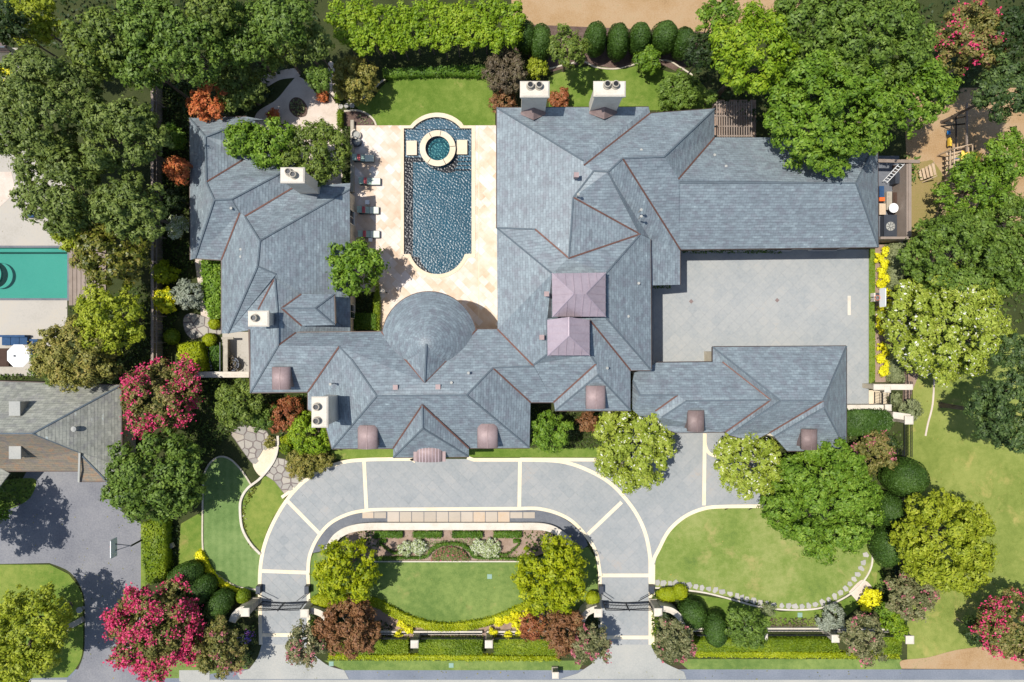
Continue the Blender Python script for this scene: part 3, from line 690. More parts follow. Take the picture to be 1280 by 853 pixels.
# ------------------------------------------------------------------ the mansion
PT = .66
def plane(side, eave_px, ze, p=PT):
    c = ((eave_px-640) if side in 'WE' else (426.5-eave_px))*(H-ze)/F
    return (side, c, ze, p)
def zon(pl, px, py):
    s, c, ze, p = pl
    a = (px-640)/F; b = (426.5-py)/F
    if s == 'W': return (ze + p*(H*a-c))/(1+p*a)
    if s == 'E': return (ze - p*(H*a-c))/(1-p*a)
    if s == 'N': return (ze + p*(c-H*b))/(1-p*b)
    return (ze + p*(H*b-c))/(1+p*b)
class Roof:
    def __init__(s): s.V = {}; s.faces = []; s.pl = {}
    def planes(s, **kw):
        for k, v in kw.items(): s.pl[k] = plane(*v)
    def v(s, name, px, py, z):
        if isinstance(z, str): z = sum(zon(s.pl[q], px, py) for q in z.split())/len(z.split())
        s.V[name] = P(px, py, z)
    def f(s, d, names): s.faces.append((d, names.split()))
    def build(s, groups_mat, parent, thick=.16, name='roof', gut=True, seam=None):
        names = list(s.V); idx = {n: i for i, n in enumerate(names)}; out = []
        E = {}
        for d, ns in s.faces:
            for a, b in zip(ns, ns[1:]+ns[:1]): E[frozenset((a, b))] = E.get(frozenset((a, b)), 0)+1
        for d, ns in s.faces:
            pts = [s.V[n] for n in ns]
            if area([(p.x, p.y) for p in pts]) < 0: pts = pts[::-1]
            tr = tessellate_polygon([[Vector((p.x, p.y, 0)) for p in pts]])
            nrm = Vector((0,0,0)); fs = []
            for t in tr:
                a, b, c = [pts[i] for i in t]; cr_ = (b-a).cross(c-a)
                if cr_.z < 0: t = t[::-1]; cr_ = -cr_
                nrm += cr_; fs.append(tuple(t))
            nrm.normalize()
            u = {'W': Vector((0,-1,0)), 'E': Vector((0,1,0)), 'N': Vector((-1,0,0)), 'S': Vector((1,0,0))}.get(d)
            if u is None: u = Vector((0,0,1)).cross(nrm).normalized()
            u = (u - nrm*u.dot(nrm)).normalized(); vv = nrm.cross(u)
            n = len(pts); bot = [p - Vector((0,0,thick)) for p in pts]
            allf = fs + [tuple(n+i for i in t[::-1]) for t in fs] + [(i, n+i, n+(i+1)%n, (i+1)%n) for i in range(n)]
            me = mkmesh(name, pts+bot, allf, [groups_mat])
            uvl = me.uv_layers.new(name='UVMap'); buf = []
            for lp in me.loops:
                co_ = me.vertices[lp.vertex_index].co; buf += [co_.dot(u), co_.dot(vv)]
            uvl.data.foreach_set('uv', buf)
            o = link(name, me, parent); out.append(o)
            if seam:
                sm = MB(); us = [p.dot(u) for p in pts]; sp_ = seam
                u0 = math.ceil(min(us)/sp_)*sp_
                while u0 < max(us):
                    hits = []
                    for i in range(n):
                        a, b = pts[i], pts[(i+1)%n]; ua, ub = a.dot(u), b.dot(u)
                        if (ua-u0)*(ub-u0) < 0: hits.append(a.lerp(b, (u0-ua)/(ub-ua)))
                    if len(hits) == 2 and (hits[0]-hits[1]).length > .2: sm.beam(hits[0]+nrm*.02, hits[1]+nrm*.02, .035, .06)
                    u0 += sp_
                if sm.v: sm.build('standing_seams', groups_mat, o)['kind'] = 'stuff'
        if gut:
            for e, c in E.items():
                if c != 1: continue
                a, b = [s.V[n] for n in e]
                if abs(a.z-b.z) < .12 and (a-b).length > .8:
                    mb = MB(); dz = Vector((0,0,-.1)); mb.beam(a+dz, b+dz, .14, .16); mb.build('gutter', M['gutter'], parent)
        # ridge caps where two faces share a convex edge
        fn = {}
        for d, ns in s.faces:
            pts = [s.V[n] for n in ns]
            if area([(p.x, p.y) for p in pts]) < 0: pts = pts[::-1]; ns = ns[::-1]
            nr = Vector((0,0,0))
            for i in range(len(pts)): nr += pts[i-1].cross(pts[i])
            c = sum(pts, Vector())/len(pts)
            for a, b in zip(ns, ns[1:]+ns[:1]): fn.setdefault(frozenset((a,b)), []).append((nr.normalized(), c))
        for e, l in fn.items():
            if len(l) == 2:
                (n1, c1), (n2, c2) = l
                if (c2-c1).dot(n1) < -.15 and (n1-n2).length > .25:
                    a, b = [s.V[n] for n in e]
                    if (a-b).length > 1:
                        mb = MB(); mb.beam(a+Vector((0,0,.02)), b+Vector((0,0,.02)), .13 if not seam else .08, .07); mb.build('ridge_cap', M['ridge'] if not seam else groups_mat, parent)
        return out
    def valley(s, *pairs, parent=None, w=.13):
        for a, b in pairs:
            p, q = [s.V[n] if isinstance(n, str) else n for n in (a, b)]
            mb = MB(); u = Vector((0,0,.035)); mb.beam(p+u, q+u, w, .07); mb.build('valley_flashing', M['copper'], parent)
man = thing('mansion', 'large stone mansion under sprawling blue-grey slate hip roofs with copper valleys', 'house', P(640,426.5))
A = Roof()
A.planes(gW=('W',237,4.0,.85), gN=('N',148,4.0), gS=('S',326,4.0), gW2=('W',277,4.0,.83), gE=('E',438,4.0,.62), gN2=('N',229,4.0,.7),
 fS=('S',562,5.5), fN=('N',415,6.0), fS2=('S',491,5.5), fW=('W',311,5.5,.75), fW4=('W',385,5.5,.7), fW5=('W',415,5.5,.7), fE=('E',663,5.5), f5S=('S',503,6.0),
 mW=('W',621,6.5,.45), mN=('N',135,6.5), mE=('E',813,6.5), mS=('S',463,6.5), mNl=('N',286,7.6,.35), m6S=('S',513,6.2), m6E=('E',788,6.2),
 GS=('S',311,5.0), GN=('N',172,5.0), GE=('E',1097,5.0,.9), nE=('E',893,6.5), lE=('E',850,5.0),
 cN=('N',453,4.4), cS=('S',541,4.4), cN1=('N',433.5,4.4), cS1=('S',563,4.4,.6), cW=('W',891,4.4,.6), cE=('E',1058,4.4,.9), cW0=('W',791,4.4))
v = A.v
# guest wing
v('g1',237,148,4); v('g2',308,146,4); v('g2b',330,150,4.3); v('g3',257,171,'gW gN'); v('g3b',275,164,5.9); v('g3c',318,150,4.6); v('g4',258,228,'gW'); v('g5',304,200,4.4); v('g5b',330,186,4.0)
v('g6',238,325,4); v('g6b',244,323,4.1); v('g7',268,250,'gW gS'); v('g8',290,249,7.0); v('g9',345,220,5.6); v('g9b',372,205,4.2); v('g10',306,271,6.2); v('g11',368,234,4.6); v('g12',300,266,6.0); v('g13',277,325,4)
v('g14',438,229,4.0); v('g15',437,237,4.2); v('g16',325,301,'gW2 gE'); v('g17',322,333,'gW2 gE'); v('g18',285,417,4.2); v('g18b',277,417,4); v('g19',345,343,'gE'); v('g20',343.5,348,7.0); v('g21',323,387,5.6); v('g22',311,413,5.3)
v('g23',348,400,7.2); v('g24',438,415,4.0); v('g25',348,432,7.3); v('g26',370,416,6.0)
A.f('W','g1 g3 g4 g7 g6b g6'); A.f('N','g1 g2 g2b g3c g3b g3'); A.f('E','g3 g3b g3c g5b g5 g4'); A.f('N','g4 g5 g5b g9b g9 g8 g7')
A.f('S','g7 g8 g12 g13 g6b'); A.f('E','g8 g9 g9b g11 g10 g12'); A.f('N','g10 g11 g14 g15 g16'); A.f('W','g12 g10 g16 g17 g18 g18b g13')
A.f('E','g16 g15 g24 g26 g25 g23 g20 g19 g17'); A.f('S','g17 g19 g20 g21 g22 g18'); A.f('W','g20 g23 g22b g22 g21') if 0 else None
v('g22c',336,413,6.6)
A.f('W','g20 g23 g25 g22c g22 g21')
# front-left block
v('f1',311,412,5.5); v('f2',313,491,5.5); v('f3',385,490,5.5); v('f4',424,433.5,'fN fS2'); v('f5',477,415,6.0)
A.f('W','g22c g25 f2 f1 g22')
A.f('S','g25 f4 f3 f2')
v('f6',439,449,'fN'); v('f7',415,477,6.6); v('f8',385,512,5.5); v('f9',415,561,5.5); v('f8b',404,520,5.5)
v('f10',471,495,'fN fS'); v('f11',583,494,'fN fS'); v('f12',662,560,5.5); v('f13',616,460,'fN f5S'); v('f14',663,503,5.9); v('f15',667,458,'fN f5S'); v('f16',622,412,6.1)
v('f17',531,478,'fN'); v('f18',596,412,6.1)
A.f('W','f4 f6 f7 f8b f8 f3'); A.f('W','f6 f10 f9 f8b f7')
A.f('N','g26 f5 f17 f18 f16 f15 f13 f11 f10 f6 f4 g25')
A.f('S','f10 f11 f12 f9'); A.f('E','f11 f13 f14 f12')
# entry gable
v('e1',528.5,506,'fS'); v('e2',530,534,7.7); v('e3',491.5,572,5.45); v('e4',586,571,5.45); v('e5',491.5,560.5,5.7); v('e6',586,560.5,5.7)
A.V['e1'].z += .35; A.V['e2'].z = A.V['e1'].z-.05
A.f('W','e1 e2 e3 e5'); A.f('E','e1 e6 e4 e2'); A.f('S','e2 e4 e3')
# main block
v('m1',621,135,6.5); v('m2',811,134,6.5); v('m3',729,201,'mW'); v('m4',812.5,142,6.45); v('m5',730,207,'mW'); v('m6',893,136,6.5); v('m7',830,196,'mN nE'); v('m8',778,198,'mN'); v('m9',760,215,10.2); v('m10',742,214,'mW'); v('m11',716.5,247,'mW')
v('m12',621,285,6.5); v('m13',893,172,5.3); v('m14',848,224,'GS'); v('m15',800,293,7.4); v('m16',711,323,'mW'); v('m17',669,287,'mW')
v('m18',850,312,5.0); v('m19',850,356,5.0); v('m20',812,357,5.9); v('m21',812,298,6.2)
v('m22',690,342,'mW'); v('m23',757,342,'mE'); v('m24',690,397,'mW'); v('m25',757,397,'mE'); v('m26',814,463,6.5); v('m27',813,299,6.6); v('m28',788,463,6.4); v('m29',737,400,9.0)
v('m30',684,443,8.9); v('m31',667,456,'fN f5S'); v('m32',737,443,8.4); v('m33',745,455,8.1); v('m34',692,503,5.95); v('m35',747,469,8.1); v('m36',694,513.5,6.1); v('m37',788,513.5,6.1)
v('m38',684,398,9.3)
A.f('N','m1 m2 m3'); A.f('E','m2 m4 m5 m3'); A.f('N','m4 m6 m7 m8 m9 m10 m5'); 
A.f('W','m1 m3 m5 m10 m11 m16 m17 m12'); A.f('E','m11 m15 m16')
A.f('E','m6 m13 m14 m7'); A.f('S','m10 m9 m15 m11'); A.f('E','m9 m8 m18 m19 m20 m21 m15')
A.f('N','m12 m17 m16 m15 m23 m22'); A.f('W','m12 m22 m24 m38 m30 m31 f16'); A.f('E','m15 m27 m26 m25 m23'); A.f('S','m25 m26 m28 m29 m24'); A.f('S','m22 m23 m25 m24')
A.f('W','m24 m29 m32 m30 m38')
A.f('S','m31 m30 m32 m33 m34 f14 f13 f15'); A.f('W','m33 m35 m36 m34'); A.f('S','m35 m37 m36'); A.f('E','m32 m29 m28 m37 m35 m33')
# long north-east wing
v('G1',1097,172,5.0); v('G2',1098,309,5.0); v('G3',1070,229,'GS GN'); v('G3b',850,229,'GS GN'); 
A.f('N','m13 G1 G3 G3b m14'); A.f('S','m8 m7 m14 G3b G3 G2 m18'); A.f('E','G1 G2 G3')
# cottage wing
v('c1',821,453.5,4.4); v('c2',903,452.5,4.4); v('c3',963.5,500,'cN cS'); v('c4',858,501.5,'cN cS'); v('c5',847,494,'cN'); v('c6',800,494,'cN'); v('c7',791,476,'cN'); v('c8',793,466,'cN'); v('c9',806,462,'cN')
v('c10',819,514,5.15); v('c11',790,512,5.2); v('c12',827,522,5.5); v('c13',845,541,4.4); v('c14',907,540,4.4); v('c15',810,530,4.4)
v('c16',891,434,4.4); v('c17',1058,433,4.4); v('c18',1029,501,'cN1 cE'); v('c19',976,501,'cN1'); v('c20',891,453,4.4); v('c21',912,544,4.4); v('c22',962,541,4.5); v('c23',968,546,5.0); v('c24',1030,510,7.3); v('c25',1058,563,4.4); v('c26',984,564,4.4); v('c27',940,552,4.4)
A.f('N','c9 c1 c2 c3 c4 c5 c6 c7 c8'); A.f('S','c6 c5 c10 c15 c11 c7'); A.f('W','c5 c4 c12 c10'); A.f('S','c4 c3 c14 c13 c15 c10 c12')
A.f('N','c16 c17 c18 c19'); A.f('W','c16 c19 c3 c2 c20'); A.f('W','c19 c21 c14 c3'); A.f('S','c19 c18 c22 c27 c21'); A.f('W','c18 c24 c23 c22'); A.f('S','c24 c25 c26 c23'); A.f('E','c17 c25 c24 c18')
A.build(M['slate'], man, name='roof_slope')
A.valley(('g4','g5'),('g10','g11'),('g12','g13'),('g20','g21'),('g26','g25'),('f4','f3'),('f5','f17'),('f18','f17'),('f16','f15'),('f13','f14'),('e1','e5'),('e1','e6'),
 ('m5','m4'),('m8','m18'),('m11','m15'),('m15','m16'),('m17','m16'),('m13','m14'),('m29','m28'),('m33','m34'),('c5','c10'),('c2','c3'),('c3','c14'),('c18','c22'), parent=man)
# dome over the garden room
def dome():
    ze = 6.1; c = P(536.5, 424, ze); r = 59*(H-ze)/F; apex = Vector((P(533,430,9.4).x, P(533,430,9.4).y, 9.5))
    n = 48; vs = []; fs = []; rings = [(1, 0), (.8, .235), (.6, .45), (.4, .66), (.2, .85)]
    for t, h in rings:
        for i in range(n):
            a = 2*math.pi*i/n; e = Vector((c.x+r*math.cos(a), c.y+r*math.sin(a), ze)); q = apex.lerp(e, t); q.z = ze + (apex.z-ze)*h; vs.append(q)
    vs.append(apex)
    for k in range(len(rings)-1):
        for i in range(n): fs.append((k*n+i, k*n+(i+1)%n, (k+1)*n+(i+1)%n, (k+1)*n+i))
    k = len(rings)-1
    for i in range(n): fs.append((k*n+i, k*n+(i+1)%n, len(vs)-1))
    me = mkmesh('roof_slope', vs, fs, M['slate']); uvl = me.uv_layers.new(name='UVMap'); buf = []
    for pl in me.polygons:
        cc = pl.center; a = math.atan2(cc.y-c.y, cc.x-c.x)
        for li in pl.loop_indices:
            q = me.vertices[me.loops[li].vertex_index].co; b = math.atan2(q.y-c.y, q.x-c.x); b = a + ((b-a+math.pi) % (2*math.pi)-math.pi)
            if (q-apex).length < .01: b = a
            buf += [b*r*.62, -math.hypot(q.x-apex.x, q.y-apex.y)*1.2]
    uvl.data.foreach_set('uv', buf); me.polygons.foreach_set('use_smooth', [True]*len(me.polygons)); link('roof_slope', me, man)
    # body running back to the valley point
    e = A.V['f17']; ee = Vector((e.x, e.y, e.z+.1)); D = Roof(); 
    D.V = {'a': apex, 'b': ee, 'l': Vector(A.V['f5']), 'r': Vector(A.V['f18'])}
    D.V['l'].x = c.x - r + .05; D.V['l'].z -= .03
    D.f('W', 'a b l'); D.f('E', 'a r b'); D.build(M['slate'], man, gut=False, name='roof_slope')
    mb = MB(); L_ = []
    for i in range(n//2+1):
        a = math.pi*i/(n//2); L_.append(Vector((c.x+r*math.cos(a), c.y+r*math.sin(a), ze-.1)))
    for a, b in zip(L_, L_[1:]): mb.beam(a, b, .14, .16)
    mb.build('gutter', M['gutter'], man)
    mb = MB(); mb.lathe((c.x, c.y, 0), [(r-.45, 0), (r-.45, ze-.1)], 40); mb.build('wall', M['stone_wall'], man)
dome()
# walls
def wall(pts, ze, inset=.45, name='wall', z0=0):
    q = offset_poly(W2(pts, ze), inset); mb = MB(); mb.prism(q, z0, ze-.12); o = mb.build(name, M['stone_wall'], man); return q
WQ = []
WQ.append((wall([(237,148),(310,147),(312,200),(372,206),(438,231),(438,425),(311,425),(311,417),(277,417),(277,325),(238,325)], 4.0), 4.0))
WQ.append((wall([(311,411),(477,415),(622,414),(650,503),(663,503),(662,560),(586,560),(586,571),(492,571),(492,560),(415,561),(415,530),(385,512),(385,491),(313,491)], 5.5), 5.5))
WQ.append((wall([(621,136),(860,136),(850,205),(800,205),(813,463),(788,463),(788,513),(694,513),(700,488),(645,488),(645,440),(621,440)], 6.4), 6.4))
WQ.append((wall([(830,173),(1096,173),(1097,309),(850,311),(850,356),(800,356),(800,220)], 5.0), 5.0))
WQ.append((wall([(792,463),(891,453),(891,434),(1058,433),(1058,562),(984,562),(966,552),(912,541),(812,541),(792,520)], 4.4), 4.4))
# windows and garage doors on longer walls
def opening(a, b, t, w_, z0, z1, nm, two=False):
    d = (b-a).normalized(); nn = Vector((d.y, -d.x)); c = a + d*t; q = [c - d*w_/2, c + d*w_/2]
    mb = MB(); A3 = lambda p, z, o=0: (p.x+nn.x*o, p.y+nn.y*o, z)
    fw = .08
    for p in q: mb.beam(A3(p, z0, .02), A3(p, z1, .02), fw, .1)
    mb.beam(A3(q[0], z1+.05, .03), A3(q[1], z1+.05, .03), .12, .12); mb.beam(A3(q[0], z0-.05, .05), A3(q[1], z0-.05, .05), .16, .1)
    if nm == 'window': mb.beam(A3(c, z0, .02), A3(c, z1, .02), .05, .06)
    f = mb.build(nm, M['frame'], man)
    mb = MB(); e = .015
    mb.add([A3(q[0], z0, e), A3(q[1], z0, e), A3(q[1], z1, e), A3(q[0], z1, e)], [(0,1,2,3)])
    mb.build('pane' if nm == 'window' else 'panel', M['glass'] if nm == 'window' else M['wood_dark'], f)
for q, ze in WQ:
    for i in range(len(q)):
        a, b = q[i], q[(i+1) % len(q)]; L_ = (b-a).length
        if L_ < 3.2: continue
        n = int(L_//3.6) or 1
        ga = ze == 5.0 and abs((b-a).normalized().x) > .95 and (a.y+b.y)/2 < 9 and L_ > 10
        for k in range(n):
            if ga: opening(a, b, L_*(k+.5)/n, 2.7, .12, 2.5, 'garage_door')
            else:
                opening(a, b, L_*(k+.5)/n, 1.3, .9, 2.6, 'window')
# chimneys
def chimney(cap, z, base, zb, pots, axis='x', mat='limestone'):
    """cap: pixel rectangle of the top, base: z of roof line"""
    x0, y0, x1, y1 = cap; p, q = P(x0, y1, z), P(x1, y0, z); c = (p+q)/2
    ch = bpy.data.objects.new('chimney', None)
    mb = MB(); i = .16; mb.box(p.x+i, p.y+i, zb, q.x-i, q.y-i, z-.42); mb.box(p.x+i*.5, p.y+i*.5, z-.6, q.x-i*.5, q.y-i*.5, z-.5)
    shf = mb.build('chimney', M['stone_grey'] if mat != 'limestone' else M['limestone'], man)
    mb = MB(); mb.box(p.x+.06, p.y+.06, z-.42, q.x-.06, q.y-.06, z-.28); mb.box(p.x, p.y, z-.28, q.x, q.y, z-.1)
    # bevelled wash
    mb.add([(p.x,p.y,z-.1),(q.x,p.y,z-.1),(q.x,q.y,z-.1),(p.x,q.y,z-.1),(p.x+.12,p.y+.12,z),(q.x-.12,p.y+.12,z),(q.x-.12,q.y-.12,z),(p.x+.12,q.y-.12,z)], [(0,1,5,4),(1,2,6,5),(2,3,7,6),(3,0,4,7),(4,5,6,7)])
    mb.build('cap', M['limestone'], shf)
    for (px, py) in pots:
        a = P(px, py, z+.35); mb = MB(); mb.lathe((a.x,a.y,z),[(.34,.0),(.34,.1),(.27,.12),(.27,.42),(.2,.44),(.2,.3)],18); mb.f.pop(); mb.build('flue', M['stone_grey'], shf)
        mb = MB(); mb.lathe((a.x, a.y, z), [(.2,.3),(.2,.32)], 14); mb.build('flue_dark_disc', M['iron'], shf)  # solid dark disc stands in for the shade inside the flue
    # copper cricket where the shaft meets the slope
    return shf, p, q
for cap, z, zb, pots in [((650,101,687,121.5),10.9,6.2,[(663,106),(674,106)]), ((742,101,782.5,120.5),10.9,6.2,[(759.5,105),(770,105)]),
                         ((350,209,380.5,229),9.6,4.2,[(360,214.5),(366,218)]), ((309.5,388.5,336,408.5),8.7,5.5,[(317,397.5)]), ((389,496,410,535),10.4,5.2,[(395,509),(395,526.5)])]:
    shf, p, q = chimney(cap, z, None, zb, pots)
    if cap[1] < 110 :
        zt = 7.6; mb = MB(); cx = (p.x+q.x)/2
        mb.add([(p.x+.1,p.y+.16,6.9),(q.x-.1,p.y+.16,6.9),(cx,p.y+.16,8.0),(cx,p.y-.75,7.6),(p.x+.1,p.y-.05,6.9),(q.x-.1,p.y-.05,6.9)], [(0,4,3,2),(1,2,3,5)]); mb.build('cricket_flashing', M['copper_brown'], shf)
# copper eyebrow dormers
def dormer(x0, x1, y0, y1, ze, zback, brown=False):
    m = M['copper_brown'] if brown else M['copper_dormer']
    zc = ze+1.75; p, q = P(x0, y1, zc-.4), P(x1, y1, zc-.4); b = P((x0+x1)/2, y0, zc+.0)
    r = (q.x-p.x)/2; cx = (p.x+q.x)/2; yf = p.y; yb = b.y; n = 14; hgt = .5
    v_ = []; 
    for y in (yf, yb):
        for i in range(n+1):
            a = math.pi*(1-i/n); v_.append((cx+r*math.cos(a), y, zc-.45+hgt*math.sin(a)))
    f = [(i, n+1+i, n+2+i, i+1) for i in range(n)]
    me = mkmesh('dormer', v_, [t[::-1] for t in f], m); me.polygons.foreach_set('use_smooth', [True]*n); d = link('dormer', me, man)
    md = d.modifiers.new('thickness', 'SOLIDIFY'); md.thickness = .06; md.offset = -1
    mb = MB(); mb.beam((cx, yf, zc+.06), (cx, yb, zc+.06), .04, .06); mb.build('standing_seam', m, d)
    mb = MB(); poly = [(cx-r+.08, zc-.45)] + [(cx+(r-.08)*math.cos(math.pi*(1-i/n)), zc-.47+hgt*math.sin(math.pi*(1-i/n))) for i in range(n+1)] + [(cx+r-.08, ze-.1), (cx-r+.08, ze-.1)]
    nv = len(poly); yy = yf+.18
    mb.add([(x, yy, z) for x, z in poly]+[(x, yb, z) for x, z in poly], [tuple(range(nv))[::-1], tuple(range(nv, 2*nv))]+[(i, (i+1)%nv, nv+(i+1)%nv, nv+i) for i in range(nv)])
    mb.build('dormer_wall', M['copper_brown'], d)
    mb = MB(); mb.add([(cx-r*.6, yy-.01, ze+.3), (cx+r*.6, yy-.01, ze+.3), (cx+r*.6, yy-.01, zc-.35), (cx-r*.6, yy-.01, zc-.35)], [(0,1,2,3)]); mb.build('pane', M['glass'], d)
for a in [(340,363.5,459,487,5.5,7),(447,472.5,532,561,5.5,7),(596.5,622.5,530,559.5,5.5,7),(732,757,482.5,511,6.1,7.5),(859,880.5,513.5,539.5,4.4,6,True),(1001,1021.5,537,562,4.4,6,True)]: dormer(*a)
# entrance canopy in copper
cp = P(517,577,6.0); cq = P(557,577,6.0); mid = (cp.x+cq.x)/2; yb = P(0,559,6.4).y; yf = P(0,577,6.0).y; n = 14; v_ = []
for y, wd in ((yf, (cq.x-cp.x)*.40), (yb+.3, (cq.x-cp.x)*.40)):
    for i in range(n+1):
        a = math.pi*(1-i/n); v_.append((mid+wd*math.cos(a), y, 6.05+.42*math.sin(a)))
me = mkmesh('entrance_canopy', v_, [(i, i+1, n+2+i, n+1+i) for i in range(n)], M['copper_dormer']); me.polygons.foreach_set('use_smooth', [True]*n); cn = link('entrance_canopy', me, man)
cn.modifiers.new('t', 'SOLIDIFY').thickness = .07
mb = MB(); mb.box(cp.x-.0, yf+.0, 5.92, cq.x, yb+.1, 6.06); mb.build('canopy_wing', M['copper_dormer'], cn)
for k in range(-3, 4):
    mb = MB(); a = math.acos(k*.25); mb.beam((mid+(cq.x-cp.x)*.4*k*.25, yf, 6.08+.42*math.sin(a)), (mid+(cq.x-cp.x)*.4*k*.25, yb+.3, 6.08+.42*math.sin(a)), .025, .02); mb.build('standing_seam', M['copper_roof'], cn)
for sx in (-1, 1):
    mb = MB(); mb.tube((mid+sx*.95, yf+.25, 0), (mid+sx*.95, yf+.25, 5.92), .16, .14, 14); mb.build('column', M['limestone'], man)
# copper lanterns (cupolas) on the main ridge
def cupola(V, faces, zb):
    Rf = Roof()
    for k, (x, y, z) in V.items(): Rf.v(k, x, y, z)
    for f in faces: Rf.f(*f)
    out = [k for k in V if len(k) == 1]
    mb = MB(); q = offset_poly([Rf.V[k].xy for k in out], .12); mb.prism(q, zb, min(Rf.V[k].z for k in out)-.05); cu = mb.build('cupola', M['copper_brown'], man)
    Rf.build(M['copper_roof'], cu, thick=.06, name='cupola_roof', gut=False, seam=.62)
cupola({'a':(690,342,10.2),'b':(757,341,10.2),'c':(757,396,10.2),'d':(690.5,396,10.2),'r1':(717,367.5,11.9),'r2':(732,367.5,11.9)},
       [('W','a r1 d'),('N','a b r2 r1'),('E','b c r2'),('S','d c r2 r1')] if 0 else [('W','a r1 d'),('N','a b r2 r1'),('E','b c r2'),('S','c d r1 r2')], 8.6)
cupola({'a':(684,400,9.7),'t':(711,396.5,11.2),'b':(737,400,9.7),'c':(737,444.5,9.7),'d':(684.5,444.5,9.7),'rr':(711,420,11.2)},
       [('W','a t rr d'),('E','t b c rr'),('S','d rr c')], 8.2)
# hipped dormer on the guest wing
D = Roof(); zt = 6.5
D.v('p',352,385.5,7.4); D.v('a',376.5,368,zt); D.v('b',417.5,368,zt-.2); D.v('c',418.5,406.5,zt-.2); D.v('d',377,407.5,zt); D.v('r',394,385.5,7.35); 
D.f('N','p a b r'); D.f('S','p r c d'); D.f('E','b c r'); D.build(M['slate'], man, name='roof_slope', gut=True); D.valley(('p','a'),('p','d'), parent=man)
q = offset_poly([D.V[k].xy for k in 'abcd'], .25); mb = MB(); mb.prism(q, 4.2, zt-.4); mb.build('dormer_wall', M['stone_wall'], man)
# small roof fittings
def fitting(px, py, z, kind='vent'):
    a = P(px, py, z); mb = MB()
    if kind == 'vent': mb.box(a.x-.16, a.y-.16, z-.5, a.x+.16, a.y+.16, z+.3); mb.box(a.x-.2, a.y-.2, z+.3, a.x+.2, a.y+.2, z+.36); mb.build('roof_vent', M['copper_dormer'], man)
    else: mb.tube((a.x,a.y,z-.5),(a.x,a.y,z+.5),.06,.06,8); mb.lathe((a.x,a.y,z+.5),[(.12,0),(.12,.08)],8); mb.build('vent_pipe', M['concrete'], man)
for x, y, z, k in [(326,290,6.4,'vent'),(332,314,6.2,'vent'),(279,241,5.6,'vent'),(495,484,8.7,'vent'),(548,483.5,8.7,'vent'),(720,220,10.2,'vent'),(683,368,9.7,'vent'),(677,422,9.2,'vent'),
                   (565,478,8.3,'pipe'),(586,466,8.2,'pipe'),(800,264,8.9,'pipe'),(800,272,8.8,'pipe'),(784,396,7.4,'pipe'),(758,460,7.5,'pipe'),(304,313,5.6,'pipe'),(304,322,5.6,'pipe'),(292,262,6.0,'pipe'),
                   (415,480,7.4,'pipe'),(891,196,6.2,'pipe'),(905,210,6.9,'pipe'),(800,190,8.8,'pipe'),(797,355,7.0,'pipe'),(722,245,9.9,'pipe')]: fitting(x, y, z, k)

# neighbour's house, lower left
nb = thing('neighbour_house', 'grey and brown shingled house at the left edge beside the dark driveway', 'house', P(60,540))
Nh = Roof(); v = Nh.v
v('a',-60,475,3.2); v('b',151,482,3.2); v('b2',152,584,3.2); v('c',40,541,'a') if 0 else None
v('c',41,542,7.2); v('d',-80,542,7.2); v('e',127,602,3.6); v('f',98,565,4.6); v('g',98,589,3.2); v('h',-40,589,3.2); v('i',134,602,3.3); v('j',100,602,3.2); v('k',100,586,3.6); v('l',12,590,3.2)
Nh.f('N','a b c d'); Nh.f('E','b b2 i f c'); Nh.f('S','d c f g h'); Nh.f('S','f i j k')
obs = Nh.build(M['shingle'], nb, name='roof_slope')
for o in obs[2:]: o.data.materials[0] = M['shingle_brown']
q = offset_poly(W2([(-60,476),(151,483),(151,585),(100,588),(-40,588)], 3.2), .4); mb = MB(); mb.prism(q, 0, 3.1); mb.build('wall', M['stone_wall'], nb)
mb = MB(); p0, p1 = P(98,603,3.4), P(101,566,4.6); mb.beam((p0.x,p0.y,3.35),(p1.x,p1.y,4.75),.18,.08); mb.build('valley_flashing', M['concrete'], nb)
for (x0,y0,x1,y1,z) in [(11,502,25,520,6.0),(11,558,26,574,5.6)]:
    p, q = P(x0,y1,z), P(x1,y0,z); mb = MB(); mb.box(p.x+.1,p.y+.1,3.5,q.x-.1,q.y-.1,z-.1); d_ = mb.build('chimney', M['stone_grey'], nb); mb = MB(); mb.box(p.x,p.y,z-.1,q.x,q.y,z); mb.build('cap', M['concrete'], d_)
a = P(95,536,5.4); mb = MB(); mb.tube((a.x,a.y,4),(a.x,a.y,5.6),.15,.15,12); mb.lathe((a.x,a.y,5.6),[(.24,0),(.24,.15),(.05,.25)],12); mb.build('vent_pipe', M['concrete'], nb)
Ns = Roof(); Ns.v('a',-60,600,3.4); Ns.v('b',0,585,3.4) ; Ns.v('c',12,592,3.2); Ns.v('d',-8,618,3.0); Ns.v('e',-60,640,3.0); Ns.f('S','a b c d e'); Ns.build(M['shingle'], nb, name='roof_slope')
# roof corner top-left
tl = thing('garden_house', 'small brown-roofed outbuilding cut by the left edge near the top', 'building', P(0,62))
Nt = Roof(); Nt.v('a',-80,54,3); Nt.v('b',8,54,3); Nt.v('c',12,64,3); Nt.v('d',-80,64,3); Nt.v('e',-80,59,3.6); Nt.v('f',6,59,3.6); Nt.f('N','a b f e'); Nt.f('S','e f c d'); Nt.build(M['copper_brown'], tl, name='roof_slope')
mb = MB(); q = offset_poly(W2([(-80,54),(10,54),(10,64),(-80,64)],3),.15); mb.prism(q,0,2.9); mb.build('wall', M['stone_wall'], tl)
